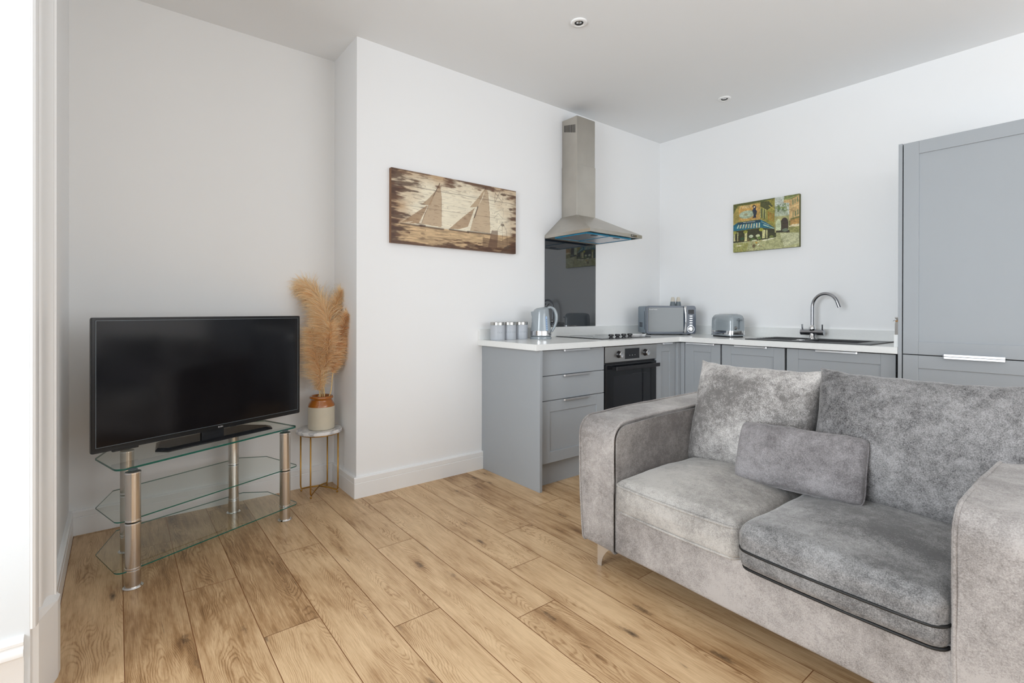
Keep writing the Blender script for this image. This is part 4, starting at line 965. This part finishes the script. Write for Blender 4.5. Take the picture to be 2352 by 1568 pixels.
t = thing('tv_stand', 'three-tier clear glass television stand with steel tube legs', 'tv stand', (0, 0, 0))
def shelf(zc, pts, th, nm='shelf'):
    pts = fillet_poly([(p[0], p[1]) for p in pts], [.03, .006, .006, .006, .006, .03], 6)
    bm = B(); prism(bm, pts, zc - th, zc, mi_side=1); return obj(nm, bm, [M['glass'], M['glass_edge']], t)
top = [(-4.158, -.352), (-4.232, -.085), (-4.172, .120), (-3.600, .330), (-3.475, .285), (-3.365, .010)]
mid = [(-4.158, -.372), (-4.230, -.112), (-4.172, .105), (-3.600, .325), (-3.472, .262), (-3.372, -.030)]
botm = [(-4.158, -.402), (-4.229, -.136), (-4.160, .110), (-3.590, .290), (-3.474, .215), (-3.382, -.070)]
shelf(SZ, top, .008); shelf(.268, mid, .005); shelf(.075, botm, .005)
for x, y in ((-4.106, -.372), (-3.452, -.066), (-4.120, .020), (-3.650, .215)):
    bm = B(); rr_ = .0265
    for a, b_ in ((.007, .070), (.075, .263), (.268, .467)): lathe(bm, [(0, a), (rr_, a), (rr_, b_), (0, b_)], 32, (x, y))
    lg = obj('leg', bm, M['steel_leg'], t, 'auto')
    bm = B(); lathe(bm, [(0, 0), (.034, 0), (.035, .003), (.030, .007), (0, .007)], 32, (x, y)); obj('foot', bm, M['chrome'], lg, 'auto')
    for z in (.068, .077, .256, .270, .460):
        bm = B(); lathe(bm, [(rr_, z - .001), (rr_ + .0012, z), (rr_ + .0012, z + .005), (rr_, z + .006)], 32, (x, y)); obj('collar', bm, M['chrome'], lg, 'auto')
    bm = B(); lathe(bm, [(0, SZ), (.016, SZ), (.016, SZ + .0015), (0, SZ + .0015)], 28, (x, y)); obj('top_disc', bm, M['dgrey'], lg, 'auto')

# ------------------------------------------------------------------ side table, vase, pampas
TC = Vector((-3.178, .236, 0)); TZ = .392
t = thing('side_table', 'small round marble-topped side table with thin brass legs', 'side table', TC)
bm = B(); lathe(bm, [(0, TZ - .020), (.130, TZ - .020), (.134, TZ - .016), (.134, TZ - .004), (.130, TZ), (0, TZ)], 64); obj('table_top', bm, M['marble'], t, 'auto')
feet = [(-3.263, .140), (-3.240, .352), (-3.108, .138), (-3.093, .330)]
a0 = math.atan2(feet[0][1] - TC.y, feet[0][0] - TC.x)
for k in range(4):
    a = a0 + k * math.pi / 2; c_, s_ = math.cos(a), math.sin(a); r_ = .118
    bm = B(); pts = [(r_ * c_, r_ * s_, TZ - .021), (r_ * c_, r_ * s_, .040), (r_ * c_ * .985, r_ * s_ * .985, .026), (r_ * c_ * .93, r_ * s_ * .93, .018), (r_ * c_ * .5, r_ * s_ * .5, .030), (0, 0, .038)]
    tube(bm, pts, .0045, 10); obj('leg', bm, M['brass'], t, True)
    bm = B(); bmesh.ops.create_uvsphere(bm, u_segments=14, v_segments=8, radius=.0065, matrix=Matrix.Translation((r_ * c_ * .96, r_ * s_ * .96, .0065))); obj('ball_foot', bm, M['brass'], t, True)
bm = B(); tube(bm, [(.118 * math.cos(k * math.pi / 24), .118 * math.sin(k * math.pi / 24), TZ - .024) for k in range(48)], .004, 8, False, True); obj('ring_brace', bm, M['brass'], t, True)

VC = Vector((-3.168, .228, TZ))
t = thing('stoneware_jar', 'cream stoneware jar with amber glazed neck on the marble table', 'vase', VC)
bm = B(); lathe(bm, [(0, 0), (.070, 0), (.076, .004), (.078, .010), (.0785, .020), (.0785, .140)], 56); obj('body', bm, M['stone'], t, 'auto')
bm = B(); lathe(bm, [(.0785, .140), (.078, .148), (.072, .160), (.064, .172), (.0615, .180), (.063, .185), (.0685, .188), (.070, .195), (.067, .202), (.060, .204), (.055, .200), (.054, .185), (.056, .150), (.058, .10), (0, .09)], 56); obj('glazed_neck', bm, M['glaze'], t, True)

def catmull(pts, n=8):
    out = []
    for q in range(len(pts) - 1):
        p0, p1, p2, p3 = pts[max(q - 1, 0)], pts[q], pts[q + 1], pts[min(q + 2, len(pts) - 1)]
        for k in range(n):
            u = k / n; out.append(.5 * ((2 * p1) + (p2 - p0) * u + (2 * p0 - 5 * p1 + 4 * p2 - p3) * u * u + (3 * p1 - p0 - 3 * p2 + p3) * u ** 3))
    out.append(pts[-1]); return out
VD = 3.07      # distance of the vase plane from the camera
def at_px(px, py, dd=0.): return P3(px, py, sdist=VD + dd)
def plume(label, stem_px, depth, nstr, ln, spread, side, seed, cols, start, wid=.0011, tipfac=.35):
    """stem_px: pixels up the stem; the strands leave the stem from fraction start upward"""
    rd = random.Random(seed)
    pts = [at_px(x, y, dd) for (x, y), dd in zip(stem_px, depth)]
    base = VC + Vector((rd.uniform(-.02, .02), rd.uniform(-.02, .02), .10)); cv = catmull([base] + pts, 10)
    t = thing('pampas_stem', label, 'pampas grass', base, 0, 'dried pampas stems in the stoneware jar')
    n = len(cv); rel = [p - base for p in cv]
    bm = B(); tube(bm, rel, [.0042 * (1 - .7 * k / n) for k in range(n)], 8); obj('stalk', bm, M['stem'], t, True)
    vs, fs, col = [], [], []
    seglen = [0]
    for a, b_ in zip(rel, rel[1:]): seglen.append(seglen[-1] + (b_ - a).length)
    tot = seglen[-1]
    for _ in range(nstr):
        s = (start + (1 - start) * (rd.random() ** .9)) * tot
        k = max(i_ for i_ in range(n) if seglen[i_] <= s); k = min(k, n - 2); u = (s - seglen[k]) / max(1e-6, seglen[k + 1] - seglen[k])
        p = rel[k].lerp(rel[k + 1], u); tg = (rel[k + 1] - rel[k]).normalized(); fr = (s / tot - start) / (1 - start)
        env = min(1, .35 + fr * 3) * (1 - fr * fr * (1 - tipfac) * .55)
        az = rd.uniform(0, 2 * math.pi); o1 = tg.orthogonal().normalized(); o2 = tg.cross(o1)
        out = o1 * math.cos(az) + o2 * math.sin(az)
        out = (out + _r3 * side * rd.uniform(.3, 1.7)).normalized()
        l_ = ln * (.45 + .75 * rd.random()) * env
        d = (tg * rd.uniform(.45, 1.1) + out * spread * rd.uniform(.45, 1.35)).normalized()
        nseg = 5; q = p.copy(); c_ = cols[rd.randrange(len(cols))]; br = rd.uniform(.86, 1.12)
        wv = _f2.cross(d).normalized() * wid; wob = rd.uniform(-.25, .25)
        prev = None
        for sgi in range(nseg + 1):
            ww = wv * (1 - .75 * sgi / nseg) ; i0 = len(vs); vs.append(tuple(q - ww)); vs.append(tuple(q + ww)); vs.append(tuple(q + _f2 * wid * .6 * (1 - .75 * sgi / nseg)))
            if prev is not None:
                for a, b_ in ((0, 1), (1, 2), (2, 0)): fs.append((prev + a, prev + b_, i0 + b_, i0 + a)); col.append((c_[0] * br, c_[1] * br, c_[2] * br, 1))
            prev = i0; d = (d + Vector((0, 0, -.07 - .07 * abs(side))) * (.4 + sgi * .28) + out * (.16 + wob * .5) + Vector((rd.uniform(-1, 1), rd.uniform(-1, 1), rd.uniform(-1, 1))) * .17).normalized(); q = q + d * (l_ / nseg)
            pw_ = base + q - BL; du_, dn_ = pw_.dot(tu), pw_.dot(tn)
            if du_ < TVW + .02 and dn_ < .075: q += tn * (.075 - dn_)
            # stay off the walls behind
            if base.y + q.y > YA - .006: q.y = YA - .006 - base.y
            if base.x + q.x > XC - .006: q.x = XC - .006 - base.x
    me = bpy.data.meshes.new('plume'); me.from_pydata(vs, [], fs); me.update()
    at = me.color_attributes.new('paint', 'FLOAT_COLOR', 'CORNER'); arr = np.repeat(np.array(col, np.float32), 4, axis=0); at.data.foreach_set('color', arr.ravel())
    me.materials.append(M['pampas']); o = bpy.data.objects.new('plume', me); C.objects.link(o); o.parent = t
    return t
ca = [c3(255, 240, 212), c3(254, 232, 194), c3(255, 246, 226), c3(250, 220, 174), c3(255, 242, 214)]
cb = [c3(255, 238, 208), c3(252, 224, 178), c3(255, 245, 224), c3(238, 194, 132), c3(254, 234, 200)]
plume('tallest pampas stem, its broad plume sweeping over the television corner', [(737, 905), (744, 868), (753, 815), (756, 760), (745, 705), (722, 672), (702, 656)], [0, 0, 0, .0, .02, .04, .05], 4600, .155, .95, -.85, 1, ca, .34, .0017)
plume('upright pampas stem with pointed plumes beside the chimney corner', [(741, 905), (748, 870), (756, 800), (762, 740), (772, 700), (786, 672)], [.02, .03, .04, .06, .08, .09], 2700, .100, .75, .25, 2, ca, .44, .0016)
plume('drooping pampas stem with curly brown-tinged heads at the right', [(758, 905), (764, 860), (772, 812), (784, 770), (796, 735), (801, 722)], [0, .0, .0, .01, .01, .0], 3400, .085, 1.15, .35, 3, cb, .40, .0016)
plume('short pampas stem with a ragged plume hanging low at the left', [(734, 905), (736, 868), (730, 830), (722, 790), (716, 760)], [-.02, -.03, -.03, -.03, -.03], 2700, .115, 1.0, -.60, 4, ca, .26, .0016)
plume('fluffy pampas stem in front, its plume in the middle of the bunch', [(745, 905), (742, 868), (752, 820), (758, 780), (760, 745)], [-.01, -.02, -.03, -.04, -.04], 2200, .095, .95, .0, 6, ca, .46, .0016)

# ------------------------------------------------------------------ sofa
SA = R(-90 - 1.6)     # local x runs along the length (towards -y), local y = into the depth
SO = Vector((-2.528, -1.338, 0))
sofa = thing('sofa', 'grey crushed-velvet two-seater sofa with square arms and chrome feet', 'sofa', SO, SA)
# local frame: x: along length from the left arm's outside, y: depth (rotate so +y points to +x world)
AW, LEN = .205, 1.480; AHT = .655; ZBOT = .105; DEP = .93
def soft_prism(prof, x0, x1, bev, wob=.003, seed=0, nx=8):
    """profile in (y,z) extruded along x with rounded edges"""
    bm = B(); n = len(prof); c = Vector((sum(p[0] for p in prof) / n, sum(p[1] for p in prof) / n))
    xs = []; st = [(0, 1.), (.3, .7), (.65, .3), (1., 0.)]
    rows = []
    def ring(x, ins):
        vs = []
        for q in range(n):
            p = Vector(prof[q]); a = (Vector(prof[(q + 1) % n]) - Vector(prof[q - 1])).normalized(); nr = Vector((a.y, -a.x))
            if (p - c).dot(nr) < 0: nr = -nr
            pp = p - nr * ins; vs.append(bm.verts.new((x, pp.x, pp.y)))
        return vs
    for k in range(5):
        a = R(90 * k / 4); rows.append(ring(x0 + bev * (1 - math.sin(a)), bev * (1 - math.cos(R(90) - a)) if False else bev * (1 - math.sin(a)) * 0 + bev * (1 - math.sqrt(max(0, 1 - (1 - math.sin(a)) ** 2)))))
    for k in range(1, nx): rows.append(ring(x0 + bev + (x1 - x0 - 2 * bev) * k / nx, 0))
    for k in range(4, -1, -1):
        a = R(90 * k / 4); rows.append(ring(x1 - bev * (1 - math.sin(a)), bev * (1 - math.sqrt(max(0, 1 - (1 - math.sin(a)) ** 2)))))
    for a, b_ in zip(rows, rows[1:]):
        for q in range(n): bm.faces.new((a[q], a[(q + 1) % n], b_[(q + 1) % n], b_[q]))
    bm.faces.new(rows[0]); bm.faces.new(rows[-1][::-1])
    return bm
def dens(poly, d=.04):
    out = []
    for a, b_ in zip(poly, poly[1:] + poly[:1]):
        a, b_ = Vector(a), Vector(b_); k = max(1, int((b_ - a).length / d))
        for q in range(k): out.append(tuple(a.lerp(b_, q / k)))
    return out
arm_prof0 = [(0, ZBOT + .0), (0, AHT - .01), (.30, AHT + .004), (DEP, AHT + .012), (DEP, ZBOT)]
arm_prof = dens(fillet_poly(arm_prof0, [.02, .075, 0, .02, .02], 7))
def jig(bm, amp, sc_, seed):
    for v in bm.verts:
        n_ = noise.noise_vector(Vector(v.co) * sc_ + Vector((seed, seed * 2, 0))); v.co += Vector(n_) * amp
for k, (x0, x1) in enumerate(((0, AW), (LEN - AW, LEN))):
    bm = soft_prism(arm_prof, x0, x1, .012); jig(bm, .004, 6, k * 9)
    for v in bm.verts:     # outer side pulls in a little towards the bottom
        f_ = max(0, (.45 - v.co.z) / .35)
        if k == 0 and v.co.x < AW * .5: v.co.x += .022 * f_ ** 1.5
        if k == 1 and v.co.x > LEN - AW * .5: v.co.x -= .022 * f_ ** 1.5
    ar = obj('arm', bm, M['velvet'], sofa, 'auto')
    path = [p for p in arm_prof if not (p[1] < ZBOT + .015 and p[0] > .03) and p[0] < DEP - .02]
    # order from the bottom front, up and back
    cc_ = Vector((.4, .35)); path = sorted(path, key=lambda p: (p[1] if p[0] < .02 and p[1] < AHT - .09 else 10 + p[0]))
    for xe, off in ((x0 + .006, -.001), (x1 - .006, .001)):
        bm = B(); pp = []
        for (y, z) in path:
            d_ = (Vector((y, z)) - Vector((.35, .36))); nn_ = Vector((-1, 0)) if (y < .02 and z < AHT - .09) else (Vector((0, 1)) if y > .1 else d_.normalized())
            xx = xe
            if (k == 0 and xe < AW * .5): xx += .022 * max(0, (.45 - z) / .35) ** 1.5
            if (k == 1 and xe > LEN - AW * .5): xx -= .022 * max(0, (.45 - z) / .35) ** 1.5
            pp.append((xx, y + nn_.x * .001, z + nn_.y * .001))
        tube(bm, pp, .0046, 8); jig(bm, .0015, 9, k * 5 + off); obj('piping', bm, M['velvet'], ar, True)
# inner faces of the arms are covered separately
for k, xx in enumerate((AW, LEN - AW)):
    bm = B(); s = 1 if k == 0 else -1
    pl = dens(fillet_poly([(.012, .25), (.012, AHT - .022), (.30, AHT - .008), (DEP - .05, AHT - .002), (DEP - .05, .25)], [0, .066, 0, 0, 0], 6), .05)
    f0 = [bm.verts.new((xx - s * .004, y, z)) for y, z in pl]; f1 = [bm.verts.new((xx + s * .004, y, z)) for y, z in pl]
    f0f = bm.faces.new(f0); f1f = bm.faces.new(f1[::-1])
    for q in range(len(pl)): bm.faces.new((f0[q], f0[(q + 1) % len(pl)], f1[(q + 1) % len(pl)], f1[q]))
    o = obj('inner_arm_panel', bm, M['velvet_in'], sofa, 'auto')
# front rail
rail_prof = dens(fillet_poly([(.012, ZBOT + .003), (.012, .30), (.10, .30), (.10, ZBOT + .003)], [.012, .015, 0, 0], 4), .03)
bm = soft_prism(rail_prof, AW - .004, LEN - AW + .004, .004, nx=24); jig(bm, .003, 5, 3); obj('front_rail', bm, M['velvet'], sofa, 'auto')
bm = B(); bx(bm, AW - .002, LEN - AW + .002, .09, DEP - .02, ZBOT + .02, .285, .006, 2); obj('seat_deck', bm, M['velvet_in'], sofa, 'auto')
bk = dens(fillet_poly([(.70, .27), (.775, .70), (.80, .715), (.93, .70), (DEP, .12), (.80, .12)], [0, .03, .03, .04, .02, 0], 4), .05)
bm = soft_prism(bk, AW - .01, LEN - AW + .01, .012, nx=16); obj('back_frame', bm, M['velvet'], sofa, 'auto')

def box_cushion(x0, x1, y0, y1, z0, z1, r, puff_top, puff_front, puff_side=.0, n=18, seed=0, dip=None, wr=.004):
    bm = B(); hx, hy, hz = (x1 - x0) / 2, (y1 - y0) / 2, (z1 - z0) / 2; c = Vector(((x0 + x1) / 2, (y0 + y1) / 2, (z0 + z1) / 2))
    bmesh.ops.create_cube(bm, size=2); bmesh.ops.subdivide_edges(bm, edges=bm.edges[:], cuts=n * 2, use_grid_fill=True)
    for v in bm.verts:
        p = v.co.copy()
        # denser near edges
        q = Vector((math.copysign(abs(p.x) ** .75, p.x), math.copysign(abs(p.y) ** .75, p.y), p.z))
        e = Vector((q.x * hx, q.y * hy, q.z * hz)); core = Vector((max(-hx + r, min(hx - r, e.x)), max(-hy + r, min(hy - r, e.y)), max(-hz + r, min(hz - r, e.z))))
        d = e - core; d = d.normalized() * r if d.length > 1e-6 else Vector((0, 0, 0)); s = core + d
        if r > 0 and d.length < 1e-6: s = e
        fx, fy = 1 - q.x ** 2, 1 - q.y ** 2; fz = max(0, q.z)
        s.z += puff_top * (fx ** .6) * (fy ** .5) * max(0, p.z) ** 2
        if p.z > -.9: s.y -= puff_front * fx ** .5 * max(0, -p.y) ** 3 * (1 - .3 * abs(p.z))
        s.x += puff_side * fy * math.copysign(1, p.x) * abs(p.x) ** 4
        if dip: s.z -= dip[2] * math.exp(-(((s.x + c.x - dip[0]) / .12) ** 2 + ((s.y + c.y - dip[1]) / .10) ** 2)) * fz
        w3 = Vector(noise.noise_vector(s * 7 + Vector((seed, 0, seed)))); s += w3 * wr + Vector(noise.noise_vector(s * 18 + Vector((seed, 5, 0)))) * wr * .35
        v.co = s + c
    return bm
mid = LEN / 2 + .003
def cushion_piping(o_parent, x0, x1, y0, y1, z, r, mat, rad=.005, drop=0., fn=None, front_only=False):
    pts = []
    rr = rrect(x0, x1, y0, y1, r, 5)
    if front_only: rr = [p for p in rr if p[1] < (y0 + y1) / 2]; rr = sorted(rr, key=lambda p: math.atan2(p[1] - (y0 + y1) / 2, p[0] - (x0 + x1) / 2))
    out = []
    for a, b_ in zip(rr, rr[1:] + rr[:1]):
        if front_only and a is rr[-1]: out.append(a); break
        L_ = math.hypot(b_[0] - a[0], b_[1] - a[1]); k = max(1, int(L_ / .03))
        for q in range(k): out.append((a[0] + (b_[0] - a[0]) * q / k, a[1] + (b_[1] - a[1]) * q / k))
    for x, y in out:
        p = Vector((x, y, z)); 
        if fn: p = fn(p)
        pts.append(p)
    bm = B(); tube(bm, pts, rad, 8, True, not front_only); return obj('piping', bm, mat, o_parent, True)
# left seat cushion
x0, x1, y0, y1, z0, z1 = AW + .004, mid - .002, -.004, .60, .286, .415
bm = box_cushion(x0, x1, y0, y1, z0, z1, .028, .045, .018, 0, 14, 1); cL = obj('seat_cushion', bm, M['velvet_seat'], sofa, True)
def fL(p):
    qx = (p.x - (x0 + x1) / 2) / ((x1 - x0) / 2); fx = max(0, 1 - qx * qx)
    if p.y < y0 + .05: p.y -= .018 * fx ** .5
    return p
cushion_piping(cL, x0 + .003, x1 - .003, y0 + .003, y1 - .003, z1 - .014, .035, M['velvet_seat'], .0055, fn=fL)
cushion_piping(cL, x0 + .003, x1 - .003, y0 + .006, y1 - .003, z0 + .012, .035, M['velvet_seat'], .0045, fn=fL)
# right seat cushion, turned with its zip showing
X0r, X1r, Y0r, Y1r, Z0r, Z1r = mid + .000, LEN - AW - .003, -.022, .60, .284, .425
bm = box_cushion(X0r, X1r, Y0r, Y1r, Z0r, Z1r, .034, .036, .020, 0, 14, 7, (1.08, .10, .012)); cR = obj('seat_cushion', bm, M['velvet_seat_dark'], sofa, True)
cR['label'] = 'darker seat cushion with a black zip line along its front'
def fR(p):
    qx = (p.x - (X0r + X1r) / 2) / ((X1r - X0r) / 2); fx = max(0, 1 - qx * qx)
    if p.y < Y0r + .08: p.y -= .020 * fx ** .5
    return p
def fR2(p):
    qx = (p.x - (X0r + X1r) / 2) / ((X1r - X0r) / 2); fx = max(0, 1 - qx * qx)
    if p.y < Y0r + .08: p.y -= .0145 * fx ** .5
    return p
o = cushion_piping(cR, X0r + .001, X1r - .001, Y0r + .0002, Y1r, .352, .038, M['zip'], .0044, fn=fR, front_only=True); o.name = 'zip_line'
o = cushion_piping(cR, X0r + .010, X1r - .004, Y0r + .010, Y1r, .292, .032, M['zip'], .0044, fn=fR2, front_only=True); o.name = 'zip_line'
# pillows
def pillow(wd, hg, th, n=40, bow=.03, seed=0, wr=.006, ear=.012, pw=.42):
    """knife-edge pillow in local x (width) z (height), thickness along y, centre at origin"""
    bm = B(); grid = {}
    def P_(u, v, s):
        x = wd / 2 * u * (1 - bow * (1 - v * v) * u * u) ; z = hg / 2 * v * (1 - bow * (1 - u * u) * v * v)
        c_ = (abs(u) * abs(v)) ** 6; x += ear * c_ * math.copysign(1, u); z += ear * c_ * math.copysign(1, v)
        f_ = max(0, (1 - u ** 2) * (1 - v ** 2)) ** pw; y = -s * th / 2 * f_
        ed = min(1, 6 * min(1 - abs(u), 1 - abs(v)) + .12)
        w_ = Vector(noise.noise_vector(Vector((x * 7, s * 3 + seed, z * 7)))) * wr + Vector(noise.noise_vector(Vector((x * 22, s * 3 + seed, z * 22)))) * wr * .45
        pk = wr * 1.1 * noise.noise(Vector((u * 4, s * 0, seed))) * (1 - ed)
        return Vector((x, y, z)) + w_ * (.3 + .7 * ed) + Vector((0, -s * pk * 0, pk))
    for s in (1, -1):
        for i in range(n + 1):
            for j_ in range(n + 1):
                u = math.sin(R(90) * (2 * i / n - 1)); v = math.sin(R(90) * (2 * j_ / n - 1))
                if s == -1 and (i in (0, n) or j_ in (0, n)): grid[(s, i, j_)] = grid[(1, i, j_)]; continue
                grid[(s, i, j_)] = bm.verts.new(P_(u, v, s))
    for s in (1, -1):
        for i in range(n):
            for j_ in range(n):
                q = [grid[(s, i, j_)], grid[(s, i + 1, j_)], grid[(s, i + 1, j_ + 1)], grid[(s, i, j_ + 1)]]
                bm.faces.new(q if s == 1 else q[::-1])
    return bm
def rimtube(parent, wd, hg, bow, ear, mat, rad, seed, wr, n=40):
    pts = []
    for k in range(4 * n):
        e = k // n; f_ = -1 + 2 * (k % n) / n; f_ = math.sin(R(90) * f_)
        u, v = [(f_, -1), (1, f_), (-f_, 1), (-1, -f_)][e]
        x = wd / 2 * u * (1 - bow * (1 - v * v) * u * u); z = hg / 2 * v * (1 - bow * (1 - u * u) * v * v); c_ = (abs(u) * abs(v)) ** 6
        x += ear * c_ * math.copysign(1, u); z += ear * c_ * math.copysign(1, v)
        w_ = Vector(noise.noise_vector(Vector((x * 7, 3 + seed, z * 7)))) * wr * .38; pts.append(Vector((x, 0, z)) + w_)
    bm = B(); tube(bm, pts, rad, 7, False, True); return obj('piping', bm, mat, parent, True)
CW = (LEN - 2 * AW) / 2
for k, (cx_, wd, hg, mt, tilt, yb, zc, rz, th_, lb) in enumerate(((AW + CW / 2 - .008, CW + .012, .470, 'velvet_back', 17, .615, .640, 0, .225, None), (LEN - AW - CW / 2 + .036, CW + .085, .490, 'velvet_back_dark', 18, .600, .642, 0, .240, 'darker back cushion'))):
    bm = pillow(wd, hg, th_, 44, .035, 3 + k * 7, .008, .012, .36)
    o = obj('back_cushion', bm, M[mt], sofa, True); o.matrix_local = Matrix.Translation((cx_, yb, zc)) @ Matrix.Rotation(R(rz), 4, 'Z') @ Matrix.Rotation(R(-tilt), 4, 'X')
    if lb: o['label'] = lb
# chrome feet
def foot(x, y, sx):
    bm = B(); rows = []
    for k in range(9):
        u = k / 8; z = .118 * (1 - u); w_ = .020 + .085 * (1 - u) ** 2.2; off = 0
        d_ = .010 + .026 * (1 - u) ** 1.6
        rows.append([bm.verts.new(q) for q in ((x - sx * .0, y, z), (x + sx * w_, y + .004, z), (x + sx * w_ * .85, y + d_, z), (x + sx * .001, y + d_, z))])
    for a, b_ in zip(rows, rows[1:]):
        for q in range(4): bm.faces.new((a[q], a[(q + 1) % 4], b_[(q + 1) % 4], b_[q]))
    bm.faces.new(rows[0]); bm.faces.new(rows[-1][::-1])
    return obj('leg', bm, M['alu'], sofa, 'auto')
foot(.075, .040, 1); foot(LEN - .075, .040, -1); foot(.075, DEP - .08, 1); foot(LEN - .075, DEP - .08, -1)
# lumbar cushion
pc = Vector((-2.128, -2.090, .555))
t = thing('lumbar_cushion', 'small oblong grey velvet cushion leaning where the two sofa seats meet', 'cushion', pc, SA + R(3))
bm = pillow(.446, .236, .130, 40, .012, 31, .007, -.009, .30)
o = obj('cover', bm, M['velvet_pillow'], t, True); o.rotation_euler = (R(-22), R(-1.5), 0)
p2 = rimtube(o, .446, .236, .012, -.009, M['velvet_pillow'], .0035, 31, .006)
